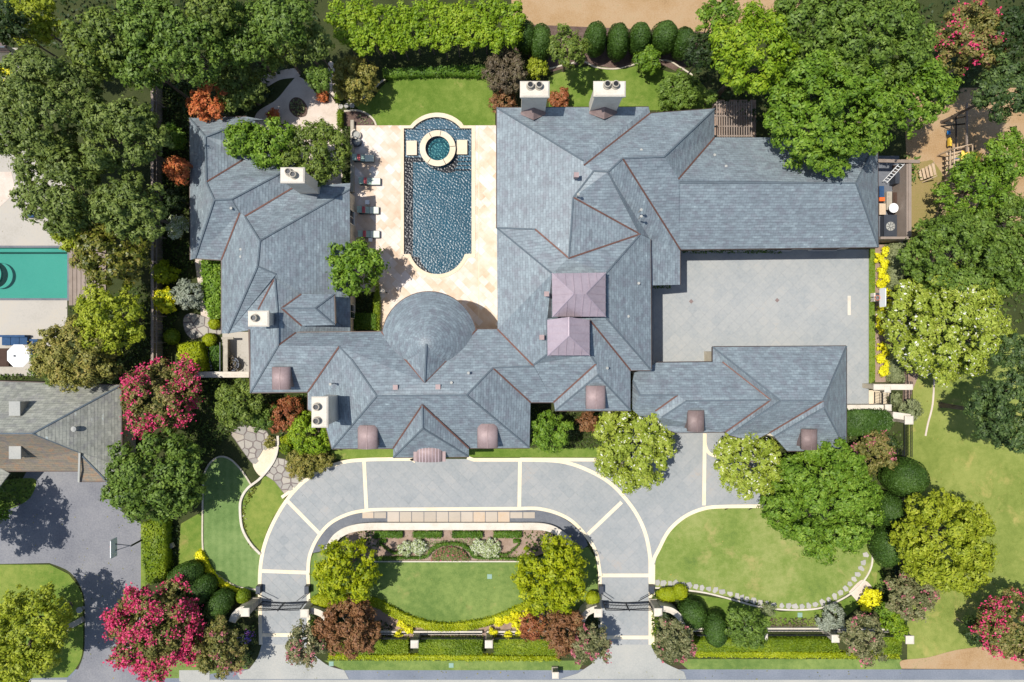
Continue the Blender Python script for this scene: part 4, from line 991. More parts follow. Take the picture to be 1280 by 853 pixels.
# ------------------------------------------------------------------ foliage
def leaf_mesh(name, pos, nrm, size, mats, rng, core=None, mi=None, aspect=1.7):
    """pos, nrm (n,3): one kite-shaped leaf face each"""
    n = len(pos); nrm = nrm/np.maximum(1e-6, np.linalg.norm(nrm, axis=1, keepdims=True))
    t = rng.normal(size=(n,3)); t -= nrm*np.sum(t*nrm, axis=1, keepdims=True); t /= np.maximum(1e-6, np.linalg.norm(t, axis=1, keepdims=True))
    b = np.cross(nrm, t); s = (size*rng.uniform(.65, 1.35, n))[:, None]
    l = s*.5*aspect; w_ = s*.5
    v = np.empty((n,4,3)); v[:,0] = pos - t*l; v[:,1] = pos + b*w_*.9 - t*l*.1; v[:,2] = pos + t*l - nrm*s*.15; v[:,3] = pos - b*w_*.9 - t*l*.1
    v = v.reshape(-1,3); nv = 4*n
    cv, cf = core if core else (np.zeros((0,3)), [])
    V = np.concatenate([v, np.array(cv).reshape(-1,3)]) if len(cf) else v
    me = bpy.data.meshes.new(name); me.vertices.add(len(V)); me.vertices.foreach_set('co', V.astype(np.float32).ravel())
    li = np.arange(nv, dtype=np.int32); tot = np.full(n, 4, np.int32)
    if len(cf):
        cl = np.concatenate([np.array(f, np.int32) for f in cf]) + nv; li = np.concatenate([li, cl]); tot = np.concatenate([tot, np.array([len(f) for f in cf], np.int32)])
    me.loops.add(len(li)); me.loops.foreach_set('vertex_index', li)
    st = np.concatenate([[0], np.cumsum(tot)[:-1]]).astype(np.int32)
    me.polygons.add(len(tot)); me.polygons.foreach_set('loop_start', st); me.polygons.foreach_set('loop_total', tot)
    for m in mats: me.materials.append(m)
    if mi is not None: me.polygons.foreach_set('material_index', np.concatenate([mi, np.zeros(len(cf), np.int32)]).astype(np.int32))
    me.update(calc_edges=True); return me
def crown_pts(rng, rx, ry, rz, nl, leaf, dens, lobe=.36, irregular=.25, jit=.12):
    """leaf positions on lumpy lobes around an ellipsoid centred at 0"""
    d = rng.normal(size=(nl,3)); d[:,2] = np.abs(d[:,2])*1.0 - .35; d /= np.linalg.norm(d, axis=1, keepdims=True)
    # spread lobes
    for _ in range(12):
        df = d[:,None]-d[None]; q = np.sum(df**2, axis=2)+np.eye(nl)*9+1e-4; d += .04*np.sum(df/q[...,None]**1.2, axis=1)/nl*6; d[:,2] = np.maximum(d[:,2], -.5); d /= np.linalg.norm(d, axis=1, keepdims=True)
    if nl > 14: d = d[rng.random(nl) > .13]; nl = len(d)
    rad = lobe*rng.uniform(.65, 1.3, nl); k = (1-rad*.85)*rng.uniform(1-irregular, 1.04, nl)
    R3 = np.array([rx, ry, rz]); c = d*k[:,None]*R3; rm = rad*min(rx, ry)
    c = np.concatenate([c, [[0,0,0]]]); rm = np.append(rm, .62*min(rx, ry)); sc = np.ones((nl+1,3)); sc[:,2] = min(1.0, rz/min(rx, ry))
    P_, N_ = [], []
    for i in range(nl+1):
        ts = 3.1*leaf; m = int(4*math.pi*rm[i]**2*.56/(ts*ts)); k_ = max(4, int(dens*2.3*ts*ts/(leaf*leaf*.85)))
        m = max(m, 4); u = rng.normal(size=(m,3)); u /= np.linalg.norm(u, axis=1, keepdims=True); u[:,2] = np.where(u[:,2] < -.35, -u[:,2], u[:,2])
        ph = rng.uniform(0, 6.28, 3); bump = 1 + .14*np.sin(u[:,0]*6+ph[0])*np.sin(u[:,1]*6+ph[1]) + .08*np.sin(u[:,2]*9+ph[2]+u[:,0]*5)
        r = rm[i]*bump*(1.06 - np.abs(rng.normal(0, jit+.13, m)))
        p = c[i] + u*r[:,None]*sc[i]; keep = np.ones(m, bool)
        for j in range(nl+1):
            if j == i: continue
            q = (p-c[j])/(rm[j]*sc[j]); keep &= np.sum(q*q, axis=1) > .6
        if i == nl: keep &= rng.random(m) < .6
        p = p[keep]; u = u[keep]; m = len(p)
        if not m: continue
        g = rng.normal(size=(m*k_,3)); sz = np.repeat(rng.uniform(.7, 1.3, m), k_)[:,None]
        pp = np.repeat(p, k_, axis=0) + g*sz*ts*.27; P_.append(pp); N_.append(np.repeat(u, k_, axis=0)*.8 + g*.45 + np.array([0,0,.45]) + rng.normal(0,.3,g.shape))
    return np.concatenate(P_), np.concatenate(N_)
TRI = [0]
def trunk_mesh(base, top, r, rng, rr_crown, limbs=6):
    mb = MB(); base = Vector(base); top = Vector(top); fork = base.lerp(top, .45)
    mb.tube(base, base+Vector((0,0,.25)), r*1.5, r*1.1, 8); mb.tube(base+Vector((0,0,.2)), fork, r*1.1, r*.75, 8); mb.tube(fork, top, r*.75, r*.25, 7)
    for i in range(limbs):
        a = 2*math.pi*i/limbs + rng.uniform(-.4, .4); e = top + Vector((math.cos(a)*rr_crown*.6, math.sin(a)*rr_crown*.6, rng.uniform(-.2,.5)*rr_crown*.5))
        s = fork.lerp(top, rng.uniform(0, .5)); m_ = s.lerp(e, .5) + Vector((0,0,.15*rr_crown)); mb.tube(s, m_, r*.5, r*.32, 6); mb.tube(m_, e, r*.32, r*.1, 5)
    return mb
def tree(px, py, r, zt, kind, label, cat='tree', name='tree', leaf=.2, dens=1.0, nl=16, flat=.75, bloom=None, group=None, seed=None, lobe=.36, irr=.25, ry=None, zc=None, bark='bark', hole=None):
    """px,py,r: crown centre and radius in the photo; zt: top height"""
    seed = seed if seed is not None else abs(int(px*31+py*7)); rng = np.random.default_rng(seed)
    leaf *= .88; k0 = (H - zt*.6)/F; rm = r*k0; rym = (ry or r)*k0; rz = min(flat*min(rm, rym), zt*.46); zc = zc or max(zt - rz, rz*.9)
    s = (H-zc)/F; c = P(px, py, zc); rm = r*s; rym = (ry or r)*s
    t = thing(name, label, cat, (c.x, c.y, 0), group)
    p, n = crown_pts(rng, rm, rym, rz, nl, leaf, dens, lobe, irr)
    me = leaf_mesh('crown', p, n, leaf, [LM[kind]], rng); TRI[0] += 2*len(p)
    o = bpy.data.objects.new('crown', me); C.objects.link(o); o.parent = t; o.location = (0, 0, zc)
    tm = trunk_mesh((0,0,-.05), (0,0,zc), max(.07, rm*.055), np.random.default_rng(seed+1), min(rm, rym)).build('trunk', M[bark]); tm.parent = t
    if bloom:
        bk, frac, bs = bloom; u = n/np.linalg.norm(n, axis=1, keepdims=True)
        rel = np.linalg.norm(p/np.array([rm, rym, rz]), axis=1)
        cand = np.where((rel > .72) & (p[:,2] > -.3*rz) & (np.sin(p[:,0]*1.5+px)+np.sin(p[:,1]*1.7+py)+np.sin(p[:,0]*3.1+p[:,1]*2.3) > -.8))[0]; m_ = max(3, int(frac*len(cand)*.035)); cc = p[rng.choice(cand, m_)]
        pp = np.repeat(cc, 9, axis=0) + rng.normal(0, bs, (m_*9,3)); pp += pp/np.linalg.norm(pp, axis=1, keepdims=True)*.12
        me = leaf_mesh('blossom', pp, rng.normal(size=pp.shape)+np.array([0,0,1.2]), .17, [LM[bk]], rng, aspect=1.2); TRI[0] += 2*len(pp)
        b = bpy.data.objects.new('blossom', me); C.objects.link(b); b.parent = t; b.location = (0,0,zc)
    return t
def shrub(px, py, r, zt, kind, label, cat='shrub', name='shrub', leaf=.13, dens=1.0, nl=9, ry=None, group=None, seed=None, bloom=None, lobe=.45, irr=.2, flat=.9):
    return tree(px, py, r, zt, kind, label, cat, name, leaf, dens, nl, flat, bloom, group, seed, lobe, irr, ry, zc=zt*.52)
def topiary(px, py, rx, ry, zt, kind, label, cat='topiary', name='clipped_shrub', rot=0, group=None, leaf=.09, dens=1.0, lump=.03):
    """tightly clipped ball or egg with small leaves on a solid core"""
    rng = np.random.default_rng(abs(int(px*13+py))); zc = zt*.5; s = (H-zc)/F; c = P(px, py, zc); a, b, h = rx*s, ry*s, zt*.52
    n = int(dens*2.4*math.pi*(a+b)*h*1.6/(leaf*leaf)*.55) + 60; u = rng.normal(size=(n,3)); u /= np.linalg.norm(u, axis=1, keepdims=True); u[:,2] = np.where(u[:,2] < -.6, -u[:,2], u[:,2])
    w_ = 1 + lump*np.sin(u[:,0]*7+px)*np.sin(u[:,1]*6+py) + lump*np.sin(u[:,2]*8+px) + rng.normal(0, .012, n)
    ct, sn = math.cos(rot), math.sin(rot); p = u*np.array([a,b,h])*w_[:,None]; nr = u/np.array([a,b,h])
    Rm = np.array([[ct,-sn,0],[sn,ct,0],[0,0,1]]); p = p@Rm.T; nr = nr@Rm.T; nr /= np.linalg.norm(nr, axis=1, keepdims=True)
    nr = nr + rng.normal(0,.33,(n,3)); cv = []; cf = []; m, k = 14, 8
    for j in range(k+1):
        ph = -math.pi/2 + math.pi*j/k
        for i in range(m):
            th = 2*math.pi*i/m; q = np.array([a*math.cos(th)*math.cos(ph), b*math.sin(th)*math.cos(ph), h*math.sin(ph)])*.94; cv.append(Rm@q)
    for j in range(k):
        for i in range(m): cf.append((j*m+i, j*m+(i+1)%m, (j+1)*m+(i+1)%m, (j+1)*m+i))
    me = leaf_mesh(name, p, nr, leaf, [LM[kind]], rng, core=(cv, cf)); TRI[0] += 2*n
    o = bpy.data.objects.new(name, me); C.objects.link(o); o.location = (c.x, c.y, zc); return tag(o, label, cat, group)
def hedge(pts, h, kind, label, name='hedge', cat='hedge', group=None, leaf=.1, dens=1.0, rough=.06, parent=None, z0=0, kindprop=None, top_jit=.05):
    """clipped hedge over a pixel outline (outline of its top)"""
    rng = np.random.default_rng(abs(int(pts[0][0]*17+pts[0][1]))); poly = ccw(W2(pts, h)); A_ = abs(area(poly))
    xs = [p.x for p in poly]; ys = [p.y for p in poly]; n = int(dens*A_/(leaf*leaf)*1.5)+20
    tr = tessellate_polygon([[Vector((p.x,p.y,0)) for p in poly]]); T = np.array([[poly[i][:] for i in t] for t in tr]); ar = np.abs(np.cross(T[:,1]-T[:,0], T[:,2]-T[:,0])); ar = ar/ar.sum()
    ti = rng.choice(len(T), n, p=ar); r1 = np.sqrt(rng.random(n)); r2 = rng.random(n)
    q = T[ti,0]*(1-r1)[:,None] + T[ti,1]*(r1*(1-r2))[:,None] + T[ti,2]*(r1*r2)[:,None]
    z = h + rng.normal(0, top_jit, n) + .04*np.sin(q[:,0]*2.1)*np.sin(q[:,1]*1.7); pos = [np.column_stack([q, z])]; nrm = [np.tile([0,0,1.0], (n,1)) + rng.normal(0,.4,(n,3))]
    for i in range(len(poly)):
        a, b = poly[i], poly[(i+1)%len(poly)]; Ls = (b-a).length; m = int(dens*Ls*h/(leaf*leaf)*.9)
        if m < 1: continue
        t = rng.random(m)[:,None]; e = np.array(a)*(1-t)+np.array(b)*t; no = np.array([(b-a).y, -(b-a).x])/max(1e-6, Ls)
        e = e + no*rng.normal(0, rough, (m,1)); pos.append(np.column_stack([e, z0+rng.random(m)*(h-z0)])); nrm.append(np.tile([no[0],no[1],.3], (m,1))+rng.normal(0,.4,(m,3)))
    pos = np.concatenate(pos); nrm = np.concatenate(nrm); ins = offset_poly(poly, .05)
    mb = MB(); mb.prism(ins, z0, h-.06); me = leaf_mesh(name, pos, nrm, leaf, [LM[kind]], rng, core=([list(v) for v in mb.v], mb.f)); TRI[0] += 2*len(pos)
    o = bpy.data.objects.new(name, me); C.objects.link(o)
    if kindprop: o['kind'] = kindprop; return o
    return tag(o, label, cat, group)
def cover(pts, kind, h=.3, dens=.8, leaf=.16, name='ground_cover', mats=None, sparse=1.0):
    """uncountable low planting scattered inside a pixel outline"""
    rng = np.random.default_rng(abs(int(pts[0][0]*7+pts[0][1]*3+h*10))); poly = ccw(W2(pts, 0)); A_ = abs(area(poly)); n = int(dens*A_/(leaf*leaf)*sparse)
    tr = tessellate_polygon([[Vector((p.x,p.y,0)) for p in poly]]); T = np.array([[poly[i][:] for i in t] for t in tr]); ar = np.abs(np.cross(T[:,1]-T[:,0], T[:,2]-T[:,0])); ar = ar/ar.sum()
    ti = rng.choice(len(T), n, p=ar); r1 = np.sqrt(rng.random(n)); r2 = rng.random(n)
    q = T[ti,0]*(1-r1)[:,None] + T[ti,1]*(r1*(1-r2))[:,None] + T[ti,2]*(r1*r2)[:,None]
    hh = h*(.55+.45*np.sin(q[:,0]*1.9+1)*np.sin(q[:,1]*2.3)+.3*np.sin(q[:,0]*4.1)*np.sin(q[:,1]*3.7)); z = .03+np.maximum(0, hh)*rng.uniform(.3,1,n)
    me = leaf_mesh(name, np.column_stack([q, z]), np.tile([0,0,1.0],(n,1))+rng.normal(0,.6,(n,3)), leaf, [LM[kind]], rng); TRI[0] += 2*n
    o = bpy.data.objects.new(name, me); C.objects.link(o); o['kind'] = 'stuff'; return o
def columns(): pass
# ------------------------------------------------------------------ planting: big trees (photo px, py, radius, top height)
T = tree
T(40,28,36,8,'lime','bright yellow-green tree in the top left corner',leaf=.2,nl=14)
T(4,95,16,5,'yellow','small yellow-leaved shrub tree at the left edge near the top',leaf=.16,nl=8)
T(8,165,34,10,'oak','grey-green oak at the left edge between the pale terrace and the wide oak',leaf=.18,nl=18,lobe=.3,irr=.3)
T(4,30,30,11,'dark','dark tree filling the extreme top left corner of the photo',leaf=.2,nl=10)
T(62,130,74,13,'oak','broad grey-green oak overhanging the left edge above the turquoise pool',leaf=.18,nl=34,lobe=.27,irr=.34)
T(155,175,58,12,'oak','grey-green oak between the left boundary fence and the neighbour pool',leaf=.18,nl=28,lobe=.27,irr=.34)
T(75,232,62,11,'oak','wide grey-green oak directly above the turquoise pool',leaf=.18,nl=28,lobe=.27,irr=.34)
T(162,262,48,11,'oak','grey-green oak crown beside the left fence, below the others',leaf=.18,nl=22,lobe=.27,irr=.34)
T(128,52,48,12,'oak2','mid green oak at the top left, next to the yellow-green tree',leaf=.19,nl=24,lobe=.3,irr=.3)
T(185,28,42,12,'mid','dark green tree at the top edge, right of the mid green oak',leaf=.19,nl=18)
T(178,80,38,11,'mid','green oak above the upper end of the left boundary fence',leaf=.19,nl=18,lobe=.3,irr=.3)
T(238,60,48,12,'mid','large green tree above the orange shrub',leaf=.19,nl=22,lobe=.3,irr=.3)
T(268,16,34,12,'oak2','green tree cut by the top edge above the garden house wing',leaf=.19,nl=14)
T(302,48,44,10,'mid','leafy green tree at the top, left of the gravel path',leaf=.19,nl=20,lobe=.3,irr=.3)
T(300,108,34,6.5,'oak','green tree hanging over the top corner of the guest wing',leaf=.18,nl=16,lobe=.3,irr=.3)
T(356,22,38,12,'mid','green tree at the top edge left of the privet screen',leaf=.19,nl=16)
T(352,62,32,7,'oak2','green tree overhanging the fork of the gravel path',leaf=.18,nl=16,lobe=.3)
T(392,55,24,9,'oak','slender grey-green tree beside the left end of the privet screen',leaf=.18,nl=12)
T(398,98,18,7,'mid','small green tree right of the gravel path fork',leaf=.16,nl=9)
T(98,283,34,7,'lime','yellow-green tree tucked under the oaks above the neighbour pool',leaf=.18,nl=12)
T(138,318,47,8,'magnolia','dark glossy magnolia beside the wooden boardwalk',leaf=.2,nl=22,lobe=.3)
T(138,398,50,8,'lime','light yellow-green tree below the wooden boardwalk',leaf=.17,nl=24,lobe=.26,irr=.35,dens=.8)
T(98,445,54,8,'olivecon','feathery olive-green conifer overhanging the grey shingled roof',leaf=.16,nl=26,lobe=.25,irr=.3)
T(60,458,24,6,'oak2','olive-green tree edge between the white parasol and the shingled roof',leaf=.16,nl=10,lobe=.3)
T(198,495,54,6.5,'crape','crape myrtle with bright pink blossom beside the neighbour roof','tree','crape_myrtle',leaf=.16,nl=28,lobe=.24,irr=.36,bloom=('pink',1.5,.17))
T(195,597,62,8,'mid','dense round green tree below the pink crape myrtle',leaf=.2,nl=34,lobe=.25,irr=.12,dens=1.1)
T(198,785,60,7,'crape','biggest bright pink crape myrtle, at the street beside the asphalt drive','tree','crape_myrtle',leaf=.16,nl=34,lobe=.22,irr=.3,bloom=('pink',3.0,.17))
T(276,810,38,5.5,'crape','fading crape myrtle left of the left gate','tree','crape_myrtle',leaf=.16,nl=22,lobe=.24,irr=.35,bloom=('dullpink',.3,.12))
T(34,788,62,9,'lime','yellow-green tree on the island in the neighbour driveway',leaf=.18,nl=26,lobe=.28,irr=.36,dens=.8)
T(-88,668,58,11,'mid','tall green tree mostly outside the left edge beside the neighbour driveway',leaf=.22,nl=22,lobe=.28,dens=.8)
T(14,835,30,5,'bright','low green tree in the bottom left corner',leaf=.18,nl=12)
T(-6,640,16,4,'green','green shrub tree at the left edge by the driveway bend',leaf=.16,nl=8)
T(379,806,31,5,'crapegrey','small grey-green crape myrtle right of the left gate','tree','crape_myrtle',leaf=.15,nl=20,lobe=.25,irr=.4,bloom=('dullpink',.3,.1))
T(436,785,43,5,'redbrown','large burgundy-brown shrub tree behind the first pier','tree','purple_leaf_tree',leaf=.15,nl=28,lobe=.22,irr=.22)
T(432,715,43,6,'bright','round bright green tree at the left end of the front lawn',leaf=.2,nl=28,lobe=.25,irr=.16)
T(690,719,49,6.5,'bright','larger round bright green tree at the right end of the front lawn',leaf=.2,nl=34,lobe=.23,irr=.14)
T(665,783,19,4,'red','small rusty red shrub tree under the larger bright green tree','tree','purple_leaf_tree',leaf=.14,nl=14,lobe=.3)
T(706,790,31,4.5,'redbrown','brown-red shrub tree left of the right gate','tree','purple_leaf_tree',leaf=.15,nl=20,lobe=.26)
T(739,806,28,5,'crapegrey','grey-green crape myrtle at the left side of the right gate','tree','crape_myrtle',leaf=.14,nl=20,lobe=.25,irr=.4,bloom=('dullpink',.35,.1))
T(841,802,31,5,'crapegrey','grey-green crape myrtle at the right side of the right gate','tree','crape_myrtle',leaf=.14,nl=22,lobe=.25,irr=.4,bloom=('dullpink',.3,.1))
T(936,785,31,4.5,'mid','feathery mid green tree right of the egg-shaped topiaries',leaf=.14,nl=18,lobe=.3,irr=.35)
T(1083,800,34,5.5,'crapegrey','grey crape myrtle in front of the fence at the lower right','tree','crape_myrtle',leaf=.15,nl=22,lobe=.24,irr=.4,bloom=('dullpink',.2,.12))
T(1137,748,35,5,'crapegrey','olive crape myrtle beneath the big yellow-green tree','tree','crape_myrtle',leaf=.15,nl=20,lobe=.26,irr=.4,bloom=('dullpink',.3,.12))
T(1180,678,66,9,'lime','big yellow-green tree on the right lawn',leaf=.2,nl=40,lobe=.23,irr=.26)
T(1028,626,73,9,'green','largest deep green tree overhanging the oval lawn and the cottage',leaf=.18,nl=46,lobe=.22,irr=.16,dens=1.1)
T(1092,566,30,4.5,'crape','sparse crape myrtle with fading pink heads beside the cottage corner','tree','crape_myrtle',leaf=.15,nl=18,lobe=.28,irr=.35,bloom=('dullpink',.3,.12))
T(790,557,56,6.5,'bloomtree','wide pale green tree flecked with white flowers beside the front drive','tree','flowering_tree',leaf=.16,nl=40,lobe=.2,irr=.1,dens=1.1)
T(935,579,45,6,'bloomtree','smaller white-flecked tree in front of the cottage wing','tree','flowering_tree',leaf=.16,nl=32,lobe=.22,irr=.1,dens=1.1)
T(688,540,27,6,'green','small bright green tree in the notch of the front roof',leaf=.15,nl=20,lobe=.28,irr=.15)
T(1183,405,76,9,'bloomtree','white-flecked tree right of the motor court','tree','flowering_tree',leaf=.17,nl=44,lobe=.2,irr=.14)
T(1195,322,64,9,'mid','green tree between the service yard and the white-flecked tree',leaf=.18,nl=36,lobe=.22,irr=.2)
T(1262,330,44,9,'mid','green tree at the right edge level with the motor court',leaf=.18,nl=22,lobe=.25)
T(1218,238,52,7,'green','loose bright green tree beside the climbing frame',leaf=.17,nl=28,lobe=.24,irr=.38,dens=.8)
T(1274,272,30,8,'mid','mid green tree on the right edge between the climbing frame and the court',leaf=.17,nl=16,lobe=.3,irr=.3)
T(1262,195,36,7,'green','green tree at the right edge above the climbing frame',leaf=.17,nl=14,lobe=.3)
T(1268,520,60,12.5,'darkconifer','dark spreading conifer at the right edge of the lawn',leaf=.17,nl=26,lobe=.26,irr=.45)
T(1270,445,30,10,'darkconifer','dark conifer bough between the flowering tree and the right edge',leaf=.17,nl=14,lobe=.3,irr=.4)
T(1268,785,50,7,'crape','bright pink crape myrtle in the bottom right corner','tree','crape_myrtle',leaf=.16,nl=28,lobe=.24,irr=.35,bloom=('pink',1.2,.17))
T(1222,790,20,4,'dark','dark shaded side shrub beside the bottom right crape myrtle',leaf=.16,nl=8)
T(945,62,58,13,'privet','yellow-green tree at the top, beside the egg-shaped hedge row',leaf=.19,nl=32,lobe=.24,irr=.25)
T(1035,140,82,14,'green','huge green tree covering the top right end of the long roof',leaf=.2,nl=50,lobe=.2,irr=.25)
T(1090,55,74,14,'mid','huge green tree at the top edge right of centre',leaf=.2,nl=42,lobe=.22,irr=.25)
T(1142,115,52,12,'green','green tree between the huge trees and the swing yard',leaf=.2,nl=26,lobe=.25)
T(1010,25,52,13,'mid','deep green tree cut by the top edge near the yellow-green one',leaf=.2,nl=26,lobe=.25)
T(898,18,28,10,'green','green tree at the top edge beside the dry lot',leaf=.18,nl=12,lobe=.3)
T(878,66,25,9,'dark','dark green narrow tree at the right end of the egg-shaped hedges',leaf=.16,nl=14,lobe=.3)
T(1212,48,48,10,'crape','tall crape myrtle with scattered magenta heads at the top right','tree','crape_myrtle',leaf=.17,nl=26,lobe=.26,irr=.3,bloom=('pink',.45,.15))
T(1262,110,42,11,'darkconifer','dark green tree on the right edge beside the swing yard',leaf=.18,nl=22,lobe=.26,irr=.3)
T(1272,40,34,11,'dark','dark green tree in the top right corner',leaf=.18,nl=14,lobe=.3)
# garden-side trees
T(302,175,27,6.5,'green','bright green lobe of tree over the guest wing roof edge',leaf=.19,nl=16,lobe=.3,irr=.3)
T(340,180,34,7,'green','round green tree between the gravel path and the guest wing',leaf=.19,nl=18,lobe=.3,irr=.2)
T(396,192,46,7,'oak2','loose silvery-green tree between the guest wing and the pool deck',leaf=.16,nl=26,lobe=.25,irr=.36)
T(444,333,36,6.5,'green','round glossy magnolia with a few white flowers at the pool deck',leaf=.23,nl=26,lobe=.27,irr=.12)
T(443,99,31,4.5,'olivecon','round olive-orange bush at the left end of the back lawn','shrub','bush',leaf=.14,nl=22,lobe=.28,irr=.12)
T(632,90,28,4.2,'brownbush','round dark olive bush at the right end of the back lawn','shrub','bush',leaf=.13,nl=20,lobe=.28,irr=.12)
T(710,58,30,7,'oak2','feathery green tree in front of the egg-shaped hedges',leaf=.16,nl=16,lobe=.3,irr=.3)
T(811,76,18,3.2,'green','small round green tree in front of the egg-shaped hedge row',leaf=.14,nl=12,lobe=.35)
T(848,116,30,3.6,'mid','wide loose green bush left of the slatted pergola','shrub','bush',leaf=.14,nl=18,lobe=.3,irr=.3)
T(888,122,10,2.5,'mid','small green bush against the slatted pergola','shrub','bush',leaf=.14,nl=8,lobe=.4)
T(259,127,28,6.5,'orange','bright orange-red shrub at the top corner of the guest wing','shrub','bush',leaf=.15,nl=18,lobe=.28)
T(222,212,18,5.5,'orange','rusty shrub between the left fence and the guest wing','shrub','bush',leaf=.15,nl=12,lobe=.35)
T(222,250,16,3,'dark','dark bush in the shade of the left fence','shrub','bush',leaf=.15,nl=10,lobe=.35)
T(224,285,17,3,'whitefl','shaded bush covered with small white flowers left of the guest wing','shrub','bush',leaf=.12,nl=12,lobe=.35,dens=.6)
T(216,172,18,3,'green','bright leafy bush between the fence and the guest wing top','shrub','bush',leaf=.16,nl=12,lobe=.35)
S_ = shrub
S_(630,130,18,2.4,'redbrown','red-brown shrub left of the first garden chimney'); S_(700,124,14,2.2,'red','red-brown shrub right of the first garden chimney')
S_(672,84,14,2.4,'lime','small yellow-green shrub beside the feathery tree')
S_(205,340,17,2.6,'boxlime','upper of the two yellow-green round bushes by the left fence',leaf=.14); S_(208,376,17,2.6,'yellow','round yellow-green bush by the left fence, below its twin',leaf=.14)
T(208,376,16,2.65,'boxlime','green leafy collar around the yellow round bush','shrub','bush',leaf=.14,nl=8,lobe=.4,dens=.7)
S_(236,368,20,3.4,'silver','grey-green olive-like shrub beside the crushed stone path')
hedge([(250,326),(276,326),(276,398),(262,398),(255,380)],1.6,'green','loose green hedge along the guest wing wall',top_jit=.22,leaf=.15)
topiary(268,405,7.5,7.5,1.0,'boxlime','small lime ball nearest the guest wing wall'); topiary(262,425,8.5,8.5,1.1,'boxlime','small lime ball below the other one beside the path')
topiary(215,421,10,10,1.3,'box','lone clipped green ball beside the left fence')
hedge([(222,430),(248,428),(254,464),(222,464)],1.7,'boxlime','square yellow-green hedge block above the limestone garden wall',top_jit=.12,leaf=.13)
hedge([(262,432),(274,432),(276,464),(270,464),(262,450)],.6,'hedge','narrow low hedge left of the paved court',leaf=.11)
T(298,505,33,5,'oak2','leafy olive-green tree left of the front-left roof corner',leaf=.15,nl=22,lobe=.26,irr=.28)
T(328,522,20,3.6,'mid','leafy green shrub above the flagstone path','shrub','bush',leaf=.14,nl=14,lobe=.3,irr=.3)
T(357,518,24,3.4,'red','russet shrub below the front-left roof','shrub','bush',leaf=.14,nl=18,lobe=.28)
T(391,541,30,3.8,'privet','bright green shrub below the tallest front chimney','shrub','bush',leaf=.13,nl=22,lobe=.28,irr=.15)
T(377,580,21,2.6,'olivecon','olive-gold conifer bush at the corner of the loop drive','shrub','bush',leaf=.11,nl=16,lobe=.35,irr=.1)
T(402,577,15,2.0,'olivecon','smaller olive conifer bush touching the house lawn','shrub','bush',leaf=.11,nl=10,lobe=.35,irr=.1)
S_(357,560,7,.9,'box','tiny green ball at the edge of the flagstones, lower one'); S_(358,550,6,.9,'boxlime','tiny yellow-green tuft beside the curved curb wall')
S_(337,553,7,.7,'olivecon','low yellow-green tuft on the flagstones beside the curb wall')
T(735,528,14,3.6,'redbrown','thin brown-red shrub under the cottage link roof','shrub','bush',leaf=.13,nl=10,lobe=.4)
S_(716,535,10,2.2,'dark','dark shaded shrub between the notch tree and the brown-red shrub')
topiary(232,720,24,16,2.6,'topiary','uppermost of the three large clipped egg bushes left of the left gate',rot=.55,dens=1.3)
topiary(250,737,23,16,2.6,'topiary','middle one of the three large clipped egg bushes left of the left gate',rot=.6,dens=1.3)
topiary(275,755,21,15,2.5,'topiary','lowest of the three large clipped egg bushes left of the left gate',rot=.9,dens=1.3)
topiary(304,745,9,9,1.3,'box','small ball bush beside the wall pier of the left gate')
hedge(cr([(243,693),(250,689),(257,700),(266,716),(280,729),(297,738),(299,742),(290,742),(272,733),(256,718),(248,704)],4,closed=True),.5,'yellow','bright yellow ribbon of low planting round the putting green',leaf=.12)
hedge(cr([(257,700),(262,708),(272,722),(288,733),(302,738),(299,741),(284,734),(268,722),(258,708)],4,closed=True),.3,'box','thin dark green edging hedge along the putting green curb',leaf=.09)
hedge([(177,655),(200,650),(205,655),(206,728),(184,730),(178,700)],1.6,'box','tall clipped hedge column between the asphalt drive and the side garden',top_jit=.12,leaf=.13)
topiary(1130,596,26,24,4.2,'topiary','large dark clipped dome below the right iron fence',dens=1.2)
topiary(1109,636,20,20,3.6,'topiary','dark clipped dome between the large tree and the yellow-green tree',dens=1.1)
topiary(1107,682,18,26,3.4,'topiary','tall dark clipped mound beside the oval lawn edge',dens=1.1)
hedge(cr([(1058,518),(1065,514),(1100,513),(1112,516),(1117,528),(1110,541),(1095,543),(1060,543)],5,closed=True),2.6,'topiary','thick dark clipped hedge between the cottage and the iron fence',dens=1.1,leaf=.11)
topiary(865,767,17,19,2.6,'topiary','large dark egg bush right of the right gate',rot=.3,dens=1.3)
topiary(894,786,15,22,2.6,'topiary','second dark egg bush, beside the feathery green tree',rot=.1,dens=1.3)
topiary(835,743,15,9,1.2,'boxlime','lime oval hedge ball behind the right gate pier'); topiary(850,740,10,10,1.2,'boxlime','lime ball touching the lime oval behind the right gate')
topiary(741,748,9,9,1.3,'boxlime','lime ball left of the right gate'); topiary(402,752,14,10,1.2,'boxlime','lime oval ball right of the left gate')
S_(1116,776,15,2.6,'privet','bright green shrub left of the corner pier',leaf=.14); S_(1107,762,11,2.2,'green','green shrub between the yellow bush and the corner pier')
S_(1124,790,11,2.2,'privet','bright green shrub touching the corner pier')
S_(1090,747,12,1.6,'yellow','bright yellow shrub beside the stone landing',ry=12); S_(1081,755,8,1.2,'yellow','smaller yellow shrub below the bright yellow one')
S_(1043,770,14,2.2,'silver','silver-leaved shrub left of the angled pier'); S_(1031,778,11,1.8,'silver','paler silver shrub touching the fence')
S_(960,747+15,9,1.4,'sagegreen','sage green shrub behind the feathery green tree')
S_(1137,512,14,2,'sagegreen','grey-green shrub outside the iron fence near the stone piers')
S_(1118,500,8,1.6,'sagegreen','small grey-green shrub inside the fence beside the garden gate'); S_(1113,553,8,1.4,'dark','small dark shrub at the foot of the iron fence')
